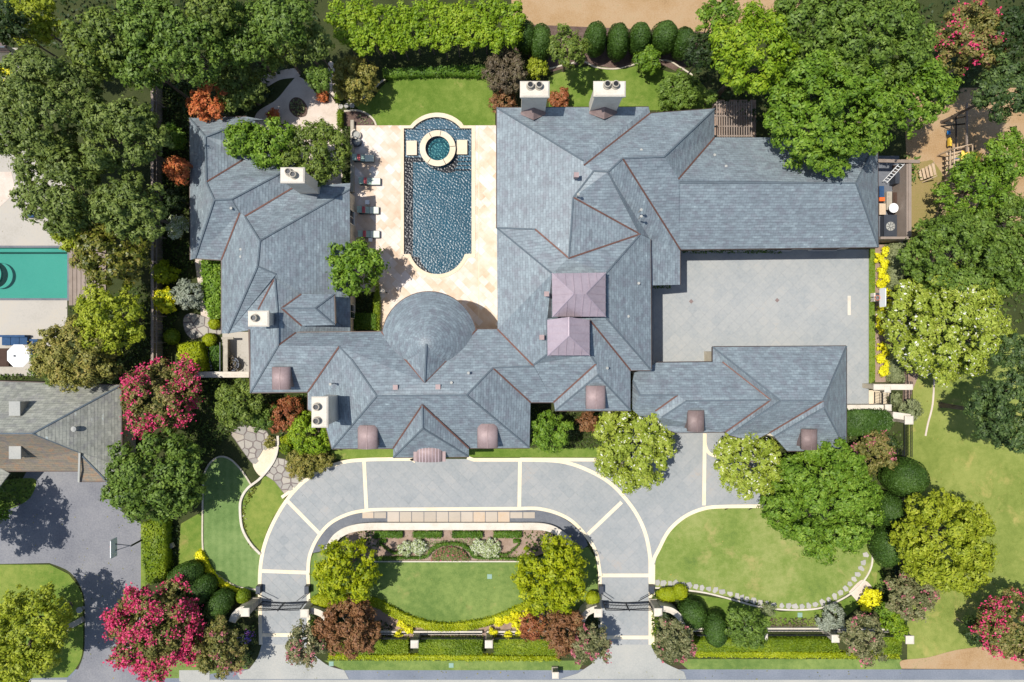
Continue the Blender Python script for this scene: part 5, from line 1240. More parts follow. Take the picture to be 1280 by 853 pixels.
# privet screen at the top: two offset rows of upright plants
k = 0
for row, (y, n, x0, x1, zt) in enumerate([(18,14,422,646,7.6),(46,13,430,640,6.6)]):
    for i in range(n):
        x = x0+(x1-x0)*i/(n-1) + R.uniform(-2,2); 
        where = 'back' if row == 0 else 'front'
        o = T(x, y+R.uniform(-6,6), R.uniform(12,16), zt+R.uniform(-1,.8), 'privet', 'upright bright green privet in the %s row of the screen, %s from its left end' % (where, ['first','second','third','fourth','fifth','sixth','seventh','eighth','ninth','tenth','eleventh','twelfth','thirteenth','fourteenth'][i]), 'tree', 'privet', leaf=.17, nl=12, lobe=.38, irr=.5, dens=.85, ry=22, group='privet screen at the top of the garden', zc=4.4)
hedge([(478,86),(610,80),(614,96),(560,93),(500,95),(480,98)],.8,'hedge','low green hedge between the privet screen and the back lawn',top_jit=.15,leaf=.13)
nm = ['first','second','third','fourth','fifth','sixth','seventh']
for i, (x, y, rx, ry) in enumerate([(676,55,14,28),(744,50,14,25),(772,53,14,27),(799,50,14,24),(830,48,17,24),(853,55,14,22),(657,48,13,24)]):
    topiary(x, y, rx, ry*.78, 3.8, 'topiary', ['clipped dark egg bush beside the feathery tree, left end of the row','egg bush just right of the feathery tree','narrow egg bush, third from the feathery tree side','egg bush behind the small round green tree','broadest egg bush in the row','egg bush at the right end of the row under dark tree','clipped bush wedged against the privet screen'][i], group='row of clipped egg-shaped bushes')
# yellow flowering balls beside the court
yl = ['nearest the service yard wall','second from the service yard wall','third from the service yard wall','fourth, offset to the left','fifth, just above the hoop','sixth, left beside the hoop','touching the hoop frame','just below the hoop','second below the hoop','third below the hoop','halfway down the bed','pair left, lower bed','pair right, lower bed','lower bed, third from end','second from the garden gate','nearest the garden gate']
for i, (x, y) in enumerate([(1107,315),(1099,323),(1107,331),(1101,341),(1107,349),(1101,356),(1110,366),(1110,380),(1102,388),(1100,399),(1101,412),(1102,433),(1108,440),(1101,449),(1109,458),(1104,466)]):
    S_(x, y, 6.5, .8, 'yellow', 'yellow flowering ball in the bed right of the court, '+yl[i], leaf=.1, nl=6, group='yellow flowering balls beside the motor court', name='flowering_shrub')
hedge([(1116,304),(1130,304),(1130,362),(1116,362)],1.3,'sagegreen','grey-green clipped hedge below the service yard'); hedge([(1116,436),(1131,436),(1131,478),(1116,478)],1.3,'sagegreen','grey-green clipped hedge above the garden gate walls')
# front beds
for i, (x, y, r) in enumerate([(503,780,6),(511,787,6),(499,792,5.5),(624,777,6.5),(634,774,6),(644,768,6.5),(617,790,5.5),(636,794,5.5),(645,779,6),(650,790,6),(654,772,6),(661,766,6)]):
    S_(x, y, r, .8, 'yellow', 'yellow flowering ball in the front bed '+['left of the first pier, upper left','left of the first pier, upper right','left of the first pier, lowest','beside the second pier, upper left','right of the second pier, upper','under the lawn edge by the green tree','beside the second pier at the fence','alone on the mulch by the fence','next to the tree skirt, middle','touching the red shrub','next to the tree skirt, upper','highest, hidden by the bright tree'][i], leaf=.1, nl=6, group='yellow flowering balls in the front bed', name='flowering_shrub')
hedge(cr([(462,755),(480,766),(505,779),(535,788),(562,789.5),(592,787),(620,779),(645,768),(662,759),(662,752),(640,762),(612,773),(585,778),(560,780.5),(535,778),(510,770),(485,757),(465,748)],3,closed=True),.5,'boxlime','curved lime hedge edging the front lawn',leaf=.1)
for nm_, a in [('left part',[(428,801),(510,801),(510,818),(412,818)]),('middle part',[(523,800),(603,800),(603,819),(523,819)]),('right part',[(618,800),(700,800),(705,819),(618,819)])]:
    hedge(a,.9,'box','clipped street hedge in front of the iron fence, '+nm_,group='street hedge')
hedge([(410,819),(700,821),(700,827),(410,825)],.45,'boxlime','low lime hedge ribbon along the street verge, left of the right gate',leaf=.11)
hedge([(870,800),(1045,800),(1050,815),(870,815)],.9,'box','clipped street hedge in front of the fence right of the right gate'); hedge([(868,815),(1125,817),(1125,824),(868,822)],.45,'boxlime','low lime hedge ribbon along the street verge, right of the right gate',leaf=.11)
hedge([(1100,797),(1127,797),(1127,818),(1100,818)],.9,'box','end of the street hedge beside the corner pier')
cover([(520,787),(600,789),(600,795),(520,794)],'brownbush',.45,1.1,.12); cover([(962,772),(1022,772),(1022,783),(962,784)],'brownbush',.4,1.0,.12)
# parterre
G_ = 'low clipped rows behind the white curved wall'
for i, (x0, x1) in enumerate([(468,503),(516,552),(565,603),(617,652)]):
    hedge([(x0,665),(x1,665),(x1,673),(x0,673)],.5,'hedge','low green rectangular hedge behind the white curved wall, '+['leftmost','second from left','second from right','rightmost'][i],group=G_,leaf=.09)
hedge(cr([(470,701),(500,700),(530,699),(538,692),(548,685),(562,682),(576,684),(586,691),(594,699),(625,700),(653,701),(653,698),(600,696.5),(590,688),(578,680),(562,678.5),(546,681),(535,689),(527,696),(470,697.5)],4,closed=True),.45,'hedge','thin boxwood scroll arching over the flower mound in the parterre',leaf=.08)
ww = cr([(620,692),(632,694),(643,687),(650,678),(642,677)],5); wl2 = []
hedge([(a,b-1.4) for a,b in ww]+[(a,b+1.4) for a,b in ww[::-1]],.4,'hedge','curled boxwood scroll at the right of the parterre',leaf=.08)
ww = cr([(502,692),(492,692),(482,686),(474,678),(482,677)],5); hedge([(a,b-1.4) for a,b in ww[::-1]]+[(a,b+1.4) for a,b in ww],.4,'hedge','curled boxwood scroll at the left of the parterre',leaf=.08)
for (x,y,r,l) in [(507,686,10,'left white-flowering shrub, its left half'),(523,684,11,'left white-flowering shrub, its right half'),(599,684,11,'right white-flowering shrub, its left half'),(613,686,13,'right white-flowering shrub, its right half')]:
    S_(x,y,r,.9,'whitefl',l+', in the parterre',leaf=.09,nl=9,name='flowering_shrub',dens=1.3)
hedge(cr([(538,701),(545,690),(562,684),(579,689),(588,701)],5),.4,'mound','low mound of mixed pink flowers in the middle of the parterre',leaf=.08,top_jit=.12,name='flower_mound',cat='flowers')
cover([(530,676),(590,674),(604,684),(600,698),(590,688),(578,680),(562,678),(546,681),(535,689),(528,696),(522,690)],'sagegreen',.25,1.0,.1)
cover([(445,664),(470,663),(480,672),(470,690),(450,690)],'cover',.35,.8); cover([(655,665),(680,662),(695,668),(680,680),(660,700)],'cover',.35,.8)
# low planting and shade cover
cover([(200,100),(240,100),(236,320),(244,330),(200,470),(196,300)],'cover',.5,.8,.17); cover([(85,385),(190,350),(190,470),(150,480),(100,470)],'cover',.6,.6,.2)
cover([(-40,0),(400,0),(400,60),(330,110),(240,140),(60,60),(-40,60)],'dark',.8,.45,.24)  # dark leaf colour stands in for shade behind the top-left trees
cover([(208,465),(310,470),(312,500),(330,530),(290,540),(262,570),(235,640),(220,650),(212,600),(225,540),(205,480)],'cover',.5,.8,.17)
cover([(385,492),(414,520),(416,560),(404,590),(360,570),(345,530),(312,495)],'cover',.4,.8,.15)
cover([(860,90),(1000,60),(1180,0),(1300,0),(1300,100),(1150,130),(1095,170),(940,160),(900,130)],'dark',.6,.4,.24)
cover([(1135,290),(1165,260),(1300,250),(1300,400),(1150,430),(1135,400)],'cover',.4,.4,.22)
cover([(660,506),(694,514),(780,516),(780,560),(665,562)],'cover',.4,.8,.14)
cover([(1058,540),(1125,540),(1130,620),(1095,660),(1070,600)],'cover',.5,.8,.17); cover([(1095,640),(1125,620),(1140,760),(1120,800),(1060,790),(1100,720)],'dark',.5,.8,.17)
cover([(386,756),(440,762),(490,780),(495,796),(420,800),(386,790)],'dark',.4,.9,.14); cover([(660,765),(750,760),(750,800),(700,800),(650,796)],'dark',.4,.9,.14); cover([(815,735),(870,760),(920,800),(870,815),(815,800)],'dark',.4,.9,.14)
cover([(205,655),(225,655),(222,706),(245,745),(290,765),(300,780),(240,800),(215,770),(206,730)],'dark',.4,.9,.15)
cover([(270,120),(330,96),(345,112),(322,140),(310,146),(270,140)],'dark',.4,.9,.15); cover([(376,92),(400,92),(408,110),(405,128),(394,112)],'cover',.4,.9,.14)
cover(cr([(363,130),(370,124),(378,127),(383,136),(379,144),(368,144)],4,closed=True),'sagegreen',.4,1.1,.13)
cover([(447,141),(460,143),(468,156),(448,156)],'sagegreen',.3,.3,.12); cover([(428,158),(440,158),(440,240),(428,240)],'cover',.5,1,.14)
cover([(440,367),(471,367),(471,412),(440,412)],'dark',.3,.9,.13)
hedge([(471,352),(474,370),(474,413),(467,413),(467,372)],.7,'box','thin hedge between the planter bed and the pool deck',leaf=.09); hedge([(440,392),(470,392),(470,412),(440,412)],.9,'hedge','small square hedge in the corner of the pool deck planter',leaf=.1)
hedge([(421,137),(427,137),(427,157),(421,157)],.9,'box','short clipped hedge beside the rose bed',leaf=.09); S_(424,122,6,.9,'box','tiny green bush at the gravel path gap')
S_(341,143,8,.9,'orange','orange-flowering plant at the gravel path beside the green tree',leaf=.1); S_(403,120,8,1,'orange','orange-flowering plant between the two arms of the gravel path',leaf=.1)
cover([(852,312),(976,312),(976,317),(852,317)],'hedge',.4,1.3,.1); cover([(817,357),(838,357),(838,361),(817,361)],'hedge',.4,1.3,.1)
cover(cr([(307,622),(312,612),(322,604),(318,620),(309,632),(308,650),(313,672),(320,686),(314,684),(305,664),(303,640)],4,closed=True),'magnolia',.2,.7,.12); cover([(1086,312),(1094,312),(1094,476),(1086,480)],'box',.1,.6,.1)
cover([(300,800),(320,775),(322,800),(312,832),(300,838)],'dark',.4,1,.13); cover([(814,740),(820,740),(822,800),(814,810)],'box',.4,1,.1); cover([(386,774),(394,774),(394,800),(386,800)],'box',.4,1,.1)
cover([(0,592),(40,600),(42,618),(20,632),(0,634)],'cover',.3,.6,.14); cover([(0,468),(60,466),(40,474),(0,474)],'cover',.5,1,.16)
cover([(1130,195),(1150,195),(1148,225),(1135,240)],'hedge',.5,.6,.15)

for pts_, sp_ in [([(1140,440),(1280,400),(1280,820),(1150,820)],.006),([(820,640),(1090,650),(1080,740),(820,730)],.003),([(440,700),(700,700),(680,760),(470,760)],.002),([(330,580),(870,580),(810,640),(330,700)],.0025),([(826,330),(1086,330),(1086,430),(826,430)],.002),([(0,640),(170,640),(170,850),(90,850)],.006),([(440,157),(500,157),(500,410),(472,410)],.004),([(380,838),(1127,838),(1127,850),(380,850)],.01),([(-5,180),(80,180),(80,300),(-5,300)],.006)]:
    cover(pts_, 'olivecon', .01, 1.0, .1, 'fallen_leaves', sparse=sp_)
# ------------------------------------------------------------------ fences, walls, gates
def wallpath(name, pts, w, h, mat, label, cat='wall', cap=None, closed=False):
    t = thing(name, label, cat, P(pts[0][0], pts[0][1], 0)); mb = MB(); ribbon_mb(mb, pts, w, 0, h-.12 if cap else h, zref=h); mb.build('wall_body', mat, t)
    if cap: mb = MB(); ribbon_mb(mb, pts, w+.12, h-.12, h); mb.build('coping', cap, t)
    return t
# wooden boundary fence, left
fe = thing('boundary_fence', 'tall weathered wooden board fence along the left boundary', 'fence', P(190,280,1))
yy = 92
while yy < 462:
    p, q = P(188,yy+3.0,2.2), P(189.3,yy,2.2); mb = MB(); mb.box(p.x,p.y,0,p.x+.03,q.y+.0,2.15+R.uniform(-.03,.03)); mb.build('fence_board', M['wood'], fe); yy += 3.4
mb = MB(); a, b = P(190.5,92,2.25), P(190.5,462,2.25); mb.beam((a.x-.02,a.y,2.2),(b.x-.02,b.y,2.2),.2,.07); mb.build('top_rail', M['wood'], fe)
mb = MB(); mb.beam((a.x+.2,a.y,1.9),(b.x+.2,b.y,1.9),.09,.09); mb.build('side_rail', M['wood'], fe)
for i in range(12):
    y = a.y+(b.y-a.y)*i/11; mb = MB(); mb.box(a.x+.05,y-.06,0,a.x+.17,y+.06,2.1); mb.build('fence_post', M['wood'], fe)
sheet('fence_strip', [(193,385),(204,385),(202,462),(193,462)], .03, M['wood_dark'])
# limestone garden wall left of house
wallpath('garden_wall', [(227,468.5),(311,468.5)], .42, 1.6, M['stone_grey'], 'cream limestone garden wall left of the front-left roof', cap=M['limestone'])
t = thing('court_railing', 'stone and metal railing round the small paved court by the garden wall', 'railing', P(282,430)); 
mb = MB(); mb.beam(P(283,424,1.1),P(283,465,1.1),.3,.2); mb.beam(P(277,423,1.1),P(292,423,1.1),.2,.15); mb.build('top_slab', M['stone_grey'], t); mb = MB(); mb.beam(P(283,424,.5),P(283,465,.5),.2,1.0); mb.build('panel', M['stone_grey'], t)
mb = MB(); mb.beam(P(275,428,1.3),P(275,464,1.3),.06,.06); [mb.tube(P(275,428+i*6,0),P(275,428+i*6,1.3),.03,.03,6) for i in range(7)]; mb.build('metal_rail', M['darkmetal'], t)
c = P(294,455,0); t = thing('garden_urn', 'round dark bowl planter with twiggy growth in the small paved court', 'planter', (c.x,c.y,0))
mb = MB(); mb.lathe((c.x,c.y,.05), [(.3,0),(.5,.3),(.62,.6),(.66,.66),(.58,.66),(.5,.55)], 22); mb.build('bowl', M['darkmetal'], t)
rng = np.random.default_rng(5); pp = rng.normal(0,.38,(160,3)); pp[:,2] = np.abs(pp[:,2])*.5+.7; pp[:,0] += c.x; pp[:,1] += c.y; me = leaf_mesh('twigs', pp, rng.normal(size=pp.shape), .12, [LM['brownbush']], rng); link('twigs', me, t)['kind'] = 'stuff'
wallpath('garden_wall', [(440,150),(440,240)], .3, .5, M['stone_grey'], 'low grey stone wall along the left side of the pool deck top')
# white curved wall of the loop
wallpath('curved_wall', cr([(410,690),(414,680),(421,671),(432,664),(446,660),(462,658.5),(480,658.3)])+cr([(650,658.3),(674,658.5),(688,661),(698,666),(709,675),(718,688)]), .55, .55, M['limestone'], 'low white limestone wall curving round the parterre', cap=M['limestone'])
# gates
def iron_bar_panel(mb, a, b, z0, z1, step=.13, rr_=.012):
    a = Vector(a); b = Vector(b); L_ = (b-a).length; n = max(2, int(L_/step))
    for i in range(n+1):
        p = a.lerp(b, i/n); mb.beam((p.x,p.y,z0),(p.x,p.y,z1),rr_*2,rr_*2)
def gate(x0, x1, y, lab):
    g = thing('driveway_gate', lab, 'gate', P((x0+x1)/2, y, 0)); xm = (x0+x1)/2
    for s, (a, b) in ((0,(x0,xm-.5)),(1,(xm+.5,x1))):
        mb = MB(); z1 = 2.1; A_, B_ = P(a,y+ (0 if s == 0 else 1.4),0), P(b,y+(1.4 if s == 0 else 0),0)
        bar = MB(); 
        for z in (.15, .9, 1.75): bar.beam((A_.x,A_.y,z),(B_.x,B_.y,z),.06,.05)
        n = 10; pr = None
        for i in range(n+1):
            q = A_.lerp(B_, i/n); u = i/n if s == 0 else 1-i/n; z = 2.15 - .3*u*u
            if pr: bar.beam(pr, (q.x,q.y,z), .07, .06)
            pr = (q.x,q.y,z)
        iron_bar_panel(bar, A_, B_, .1, 1.95, .14, .014); bar.beam((A_.x,A_.y,0.1),(A_.x,A_.y,2.1),.08,.08); bar.beam((B_.x,B_.y,0.1),(B_.x,B_.y,1.9),.08,.08)
        bar.build('gate_leaf', M['iron'], g)
    for s, xx in ((-1,x0-3),(1,x1+3)):
        c = P(xx, y-17, 0); mb = MB(); mb.box(c.x-.2,c.y-.35,0,c.x+.2,c.y+.35,.75); mb.build('gate_motor', M['darkmetal'], g)
        mb = MB(); q = P(xx-s*15, y, .8); mb.beam((c.x,c.y-.3,.8),(q.x,q.y,.8),.06,.06); mb.build('gate_arm', M['iron'], g)
gate(329,383,751.5,'black iron double gate across the left end of the loop drive')
gate(753.5,810,751.5,'black iron double gate across the right end of the loop drive')
def pier(px, py, z, w_, lab, name='gate_pier', d_=None, cat='pier', mat='limestone', group=None):
    """px, py: centre of the cap in the photo"""
    c = P(px, py, z); t = thing(name, lab, cat, (c.x,c.y,0), group); d_ = d_ or w_; a, b = w_/2, d_/2
    mb = MB(); mb.box(c.x-a+.08,c.y-b+.08,0,c.x+a-.08,c.y+b-.08,z-.15); mb.box(c.x-a+.02,c.y-b+.02,0,c.x+a-.02,c.y+b-.02,.35); mb.build('shaft', M['stone_grey'], t)
    mb = MB(); mb.box(c.x-a,c.y-b,z-.15,c.x+a,c.y+b,z-.05); mb.add([(c.x-a,c.y-b,z-.05),(c.x+a,c.y-b,z-.05),(c.x+a,c.y+b,z-.05),(c.x-a,c.y+b,z-.05),(c.x-a+.1,c.y-b+.1,z),(c.x+a-.1,c.y-b+.1,z),(c.x+a-.1,c.y+b-.1,z),(c.x-a+.1,c.y+b-.1,z)],[(0,1,5,4),(1,2,6,5),(2,3,7,6),(3,0,4,7),(4,5,6,7)])
    mb.build('cap', M['limestone'], t); return t
pier(306,766,2.9,.78,'stone pier at the outer side of the left gate'); pier(380.5,767.5,2.7,.76,'stone pier at the inner side of the left gate')
pier(748,767,2.7,.76,'stone pier at the inner side of the right gate'); pier(823,766,2.7,.74,'stone pier at the outer side of the right gate')
wallpath('wing_wall', cr([(290,778),(293,770),(299,764),(306,762)]), .5, 2.1, M['stone_wall'], 'short curved stone wing wall left of the left gate', cap=M['limestone'])
wallpath('wing_wall', cr([(383,764),(391,764),(400,767),(407,773),(411,782)]), .42, 1.9, M['stone_wall'], 'curved stone wing wall right of the left gate', cap=M['limestone'])
wallpath('wing_wall', cr([(727,777),(732,768),(740,763),(747,761)]), .45, 1.9, M['stone_wall'], 'curved stone wing wall left of the right gate', cap=M['limestone'])
wallpath('wing_wall', cr([(825,761),(838,763),(848,770),(855,780),(860,792)]), .42, 1.9, M['stone_wall'], 'curved stone wing wall right of the right gate', cap=M['limestone'])
pier(518,806,2.3,.72,'first white-capped fence pier from the left, in the front bed','fence_pier'); pier(611,806,2.3,.72,'second white-capped fence pier, in the middle of the front fence','fence_pier')
pier(956,797,2.0,.6,'small fence pier behind the feathery green tree','fence_pier'); pier(1045,799,2.3,.72,'angled grey fence pier behind the crape myrtle','fence_pier'); pier(1138,800.5,2.3,.76,'white-capped corner pier beside the right lawn','fence_pier')
def ironfence(name, a, b, h, lab, base=True, bars=True, mid=True):
    p, q = P(*a, 0), P(*b, 0); t = thing(name, lab, 'fence', p)
    if base: mb = MB(); mb.beam((p.x,p.y,.22),(q.x,q.y,.22),.34,.44); mb.build('stone_base', M['limestone'], t)
    mb = MB(); mb.beam((p.x,p.y,h),(q.x,q.y,h),.06,.05); mb.beam((p.x,p.y,h-.25),(q.x,q.y,h-.25),.05,.04); mb.beam((p.x,p.y,.5),(q.x,q.y,.5),.05,.04); mb.build('rail', M['iron'], t)
    mb = MB(); iron_bar_panel(mb, (p.x,p.y,0), (q.x,q.y,0), .44, h+.08, .13, .013); o = mb.build('pickets', M['iron'], t); o['kind'] = 'stuff'; return t
ironfence('iron_fence',(428,789),(512,789),1.7,'black iron fence on a stone base left of the first fence pier'); ironfence('iron_fence',(517,789),(603,789),1.7,'black iron fence between the two middle fence piers')
ironfence('iron_fence',(609,789),(690,789),1.7,'black iron fence right of the second fence pier'); ironfence('iron_fence',(865,785),(1028,785),1.7,'black iron fence in front of the oval lawn')
ironfence('iron_fence',(1040,786),(1118,786),1.7,'short black iron fence between the angled pier and the corner pier')
ironfence('iron_fence',(1127,476),(1127,568),1.7,'black iron fence running down beside the right lawn',base=False); ironfence('iron_fence',(1123,300),(1123,476),1.5,'grey metal fence behind the grey-green hedges right of the court',base=True)
ironfence('iron_fence',(1118,560),(1116,770),1.6,'dark iron fence hidden among the clipped domes',base=False)
# garden-gate walls right of the court
def wl_(a, b, w_, z, lab, pz=None):
    t = thing('garden_wall', lab, 'wall', P(*a,0)); p, q = P(*a, z), P(*b, z); mb = MB(); mb.beam((p.x,p.y,(z-.1)/2),(q.x,q.y,(z-.1)/2),w_,z-.1); mb.build('wall_body', M['stone_wall'], t)
    mb = MB(); mb.beam((p.x,p.y,z-.05),(q.x,q.y,z-.05),w_+.1,.12); mb.build('coping', M['limestone'], t)
wl_((1092,484),(1141,484),.42,2.1,'upper white-topped stone wall by the garden gate right of the court'); wl_((1059,509.5),(1113,509.5),.38,1.7,'white-topped stone wall below the court corner'); wl_((1116,519),(1138,522),.5,2.1,'short stone wall outside the garden gate')
pier(1110,487,2.2,.6,'square pier on the upper wall by the garden gate','fence_pier'); pier(1111,510,2.2,.6,'square pier at the end of the wall below the court','fence_pier'); pier(1137,525.5,2.5,.78,'white-capped pier at the outer fence corner','fence_pier')
t = thing('garden_gate', 'small dark iron garden gate between two white-topped walls', 'gate', P(1100,497)); mb = MB(); a, b = P(1093,490,0), P(1093,506,0)
for x_ in (1092,1101): 
    a, b = P(x_,490,0), P(x_,505,0); mb.beam((a.x,a.y,1.6),(b.x,b.y,1.6),.06,.06); mb.beam((a.x,a.y,.2),(b.x,b.y,.2),.06,.06); iron_bar_panel(mb,(a.x,a.y,0),(b.x,b.y,0),.1,1.6)
mb.build('gate_leaf', M['iron'], t); sheet('gate_paving', [(1086,488),(1112,488),(1112,506),(1086,506)], .05, M['coping'])
# service yard
sy = thing('service_yard_fence', 'timber wall frame enclosing the service yard at the end of the long roof', 'fence', P(1130,250))
for nm_, a, b, w_, z in [('fence_wall',(1137.5,203),(1137.5,298),.28,2.4),('fence_wall',(1101,297.5),(1139,297.5),.22,2.4),('fence_wall',(1134,203),(1134,298),.12,2.3),('crossbeam',(1098,201),(1150,202),.3,2.6)]:
    p, q = P(*a,z), P(*b,z); mb = MB(); 
    if nm_ == 'crossbeam': mb.beam((p.x,p.y,z-.1),(q.x,q.y,z-.1),w_,.2)
    else: mb.beam((p.x,p.y,z/2),(q.x,q.y,z/2),w_,z)
    mb.build(nm_, M['wood'], sy)
sheet('service_yard_ground', [(1060,195),(1124,195),(1124,296),(1060,296)], .03, M['darkslate'])
for i in range(16):
    p = P(1122,206+i*5.4,.9); mb = MB(); mb.box(p.x-.02, p.y-.17, .03, p.x+.5, p.y+.17, .05+.01*(i%2)); mb.build('floor_plank', M['wood_dark'], sy)
def ladder(a, b, z0, z1, w_, lab, n=11):
    p, q = P(*a,z0), P(*b,z1); t = thing('ladder', lab, 'ladder', p); d = (q-p).normalized(); sd = d.cross(Vector((0,0,1))).normalized()*w_/2
    for s in (-1,1): mb = MB(); mb.beam(p+sd*s, q+sd*s, .06,.06); mb.build('side_rail', M['white'], t)
    for i in range(n): c = p.lerp(q,(i+.5)/n); mb = MB(); mb.beam(c-sd,c+sd,.04,.05); mb.build('rung', M['white'], t)
ladder((1124,232),(1124,292),.5,.55,.36,'long aluminium ladder lying along the yard wall',14); ladder((1106,228),(1128,204),.4,2.3,.4,'short ladder leaning in the top of the service yard',8)
c = P(1117.5,260,1.3); t = thing('satellite_dish', 'round white dish standing in the service yard', 'dish', (c.x,c.y,0)); mb = MB(); mb.lathe((c.x,c.y,1.0), [(.1,0),(.35,.1),(.45,.25),(.42,.25),(.3,.13),(.0,.06)], 20); mb.build('dish', M['white'], t); mb = MB(); mb.tube((c.x,c.y,0),(c.x,c.y,1),.05,.05,8); mb.build('stand', M['darkmetal'], t)
def crate(x0,y0,x1,y1,z,mat,name,lab,cat,legs=True):
    p, q = P(x0,y1,z), P(x1,y0,z); t = thing(name, lab, cat, ((p.x+q.x)/2,(p.y+q.y)/2,0)); mb = MB(); mb.box(p.x,p.y,.08,q.x,q.y,z-.12); mb.build('body', M[mat], t)
    mb = MB(); mb.box(p.x-.03,p.y-.03,z-.12,q.x+.03,q.y+.03,z-.03); mb.box(p.x+.1,p.y+.1,z-.03,q.x-.1,q.y-.1,z+.01); mb.build('lid', M[mat], t); return t
crate(1106,269,1121,296,.9,'darkmetal','generator','dark metal generator box in the lower service yard','machine'); c = P(1113.5,283,1.0); t = thing('condenser_fan','round pale fan guard on top of the dark generator','fan',(c.x,c.y,.9)); mb = MB(); mb.lathe((c.x,c.y,.92),[(.42,0),(.42,.06),(.34,.08),(.34,.03),(.1,.03),(.1,.1)],18); mb.build('guard', M['concrete'], t); mb = MB(); [mb.beam((c.x-.4*math.cos(a),c.y-.4*math.sin(a),1.0),(c.x+.4*math.cos(a),c.y+.4*math.sin(a),1.0),.04,.02) for a in (0,.8,1.57,2.36)]; mb.build('grille', M['darkmetal'], t)
crate(1100,247,1106,251,.8,'orangep','bin','small orange tub in the service yard','bin'); crate(1100,233,1105,246,.9,'navy','bin','dark blue bin beside the orange tub','bin')
crate(1100,255,1107,268,.6,'wood_pale','storage_box','pale timber box by the long roof','box'); crate(1109,240,1115,262,.7,'stone_grey','storage_box','narrow grey box left of the white dish','box'); crate(1120,216,1129,229,1.2,'darkmetal','storage_box','dark flat box at the top of the service yard','box'); crate(1117,241,1121,254,.8,'wood_dark','storage_box','slim dark box between the dish and the ladder','box')
# pergola
pg = thing('pergola', 'pale slatted timber pergola beside the long roof under the trees', 'pergola', P(917,150))
for i in range(15):
    x = 895.5+i*3.1; p, q = P(x,127,2.6), P(x+1.1,171.5,2.6); mb = MB(); mb.box(p.x,q.y,2.5,q.x,p.y,2.62); mb.build('slat', M['wood'], pg)
for y in (131,145,158,170): p, q = P(893,y,2.5), P(941,y,2.5); mb = MB(); mb.box(p.x,p.y-.06,2.36,q.x,p.y+.06,2.5); mb.build('beam', M['wood'], pg)
for x, y in ((896,130),(939,130),(896,170),(939,170)): p = P(x,y,2.4); mb = MB(); mb.box(p.x-.07,p.y-.07,0,p.x+.07,p.y+.07,2.36); mb.build('post', M['wood'], pg)
sheet('pergola_paving', [(890,125),(945,125),(945,175),(890,175)], .03, M['mulch_pale'])

# ------------------------------------------------------------------ furniture and small things
def lounger(px, py, flip, lab, gap=0):
    c = P(px, py, .4); t = thing('sun_lounger', lab, 'sun lounger', (c.x,c.y,0), 'sun loungers along the pool deck')
    mb = MB(); mb.beam((c.x-.95,c.y-.33,.3),(c.x+.95,c.y-.33,.3),.05,.06); mb.beam((c.x-.95,c.y+.33,.3),(c.x+.95,c.y+.33,.3),.05,.06); mb.beam((c.x-.95,c.y,.28),(c.x+.95,c.y,.28),.6,.03); mb.build('frame', M['darkmetal'], t)
    for x in (-.85,.85):
        for y in (-.3,.3): mb = MB(); mb.beam((c.x+x,c.y+y,0),(c.x+x,c.y+y,.3),.05,.05); mb.build('leg', M['darkmetal'], t)
    mb = MB(); mb.box(c.x+.1,c.y-.31,.34,c.x+.93,c.y+.31,.45); mb.build('seat_cushion', M['palecush'], t)
    v_ = [(c.x-1.0,-.31,.78),(c.x-1.0,.31,.78),(c.x+.06,.31,.36),(c.x+.06,-.31,.36)]; v_ = [(a,c.y+b,z) for a,b,z in v_]; mb = MB(); mb.add(v_+[(a,b,z+.1) for a,b,z in v_],[(0,1,2,3),(7,6,5,4),(0,4,5,1),(1,5,6,2),(2,6,7,3),(3,7,4,0)]); mb.build('back_cushion', M['sage'], t)
    mb = MB(); mb.box(c.x-.55,c.y-.29,.58,c.x-.3,c.y+.29,.78); mb.build('towel', M['coral'], t); return t
lounger(463,227,0,'sun lounger nearest the loose silvery tree, with a coral stripe'); lounger(461,263,0,'sun lounger in the middle of the three, beside a small side table'); lounger(462,293,0,'sun lounger nearest the round magnolia')
lounger(455,198,0,'sun lounger half hidden in the shade of the silvery tree, topmost')
c = P(459,253,.45); t = thing('side_table', 'small white side table above the middle sun lounger', 'table', (c.x,c.y,0)); mb = MB(); mb.box(c.x-.2,c.y-.2,.42,c.x+.2,c.y+.2,.46); mb.build('tabletop', M['white'], t)
for a in (-.15,.15):
    for b in (-.15,.15): mb = MB(); mb.beam((c.x+a,c.y+b,0),(c.x+a,c.y+b,.42),.03,.03); mb.build('leg', M['darkmetal'], t)
c = P(463,300,.45); t = thing('side_table', 'small pale side table below the lowest sun lounger', 'table', (c.x,c.y,0)); mb = MB(); mb.box(c.x-.18,c.y-.18,.42,c.x+.18,c.y+.18,.46); mb.build('tabletop', M['white'], t); mb = MB(); mb.tube((c.x,c.y,0),(c.x,c.y,.42),.05,.05,8); mb.build('leg', M['darkmetal'], t)
for (x,y,l,mt) in [(446,177,'dark round-backed armchair at the top left of the pool deck','darkmetal'),(445,168,'pale armchair above the dark one at the pool deck corner','limestone')]:
    c = P(x,y,.6); t = thing('armchair', l, 'chair', (c.x,c.y,0), None); mb = MB(); mb.lathe((c.x,c.y,.05),[(.36,0),(.42,.3),(.4,.36)],18); mb.build('seat', M[mt], t)
    mb = MB()
    for i in range(9): a = math.pi*(.55+.9*i/8); b = math.pi*(.55+.9*(i+1)/8); mb.beam((c.x+.42*math.cos(a),c.y+.42*math.sin(a),.55),(c.x+.42*math.cos(b),c.y+.42*math.sin(b),.55),.1,.42)
    mb.build('backrest', M[mt], t); mb = MB(); mb.lathe((c.x,c.y,.4),[(.3,0),(.33,.06),(.26,.1)],16); mb.build('cushion', M['concrete'], t)
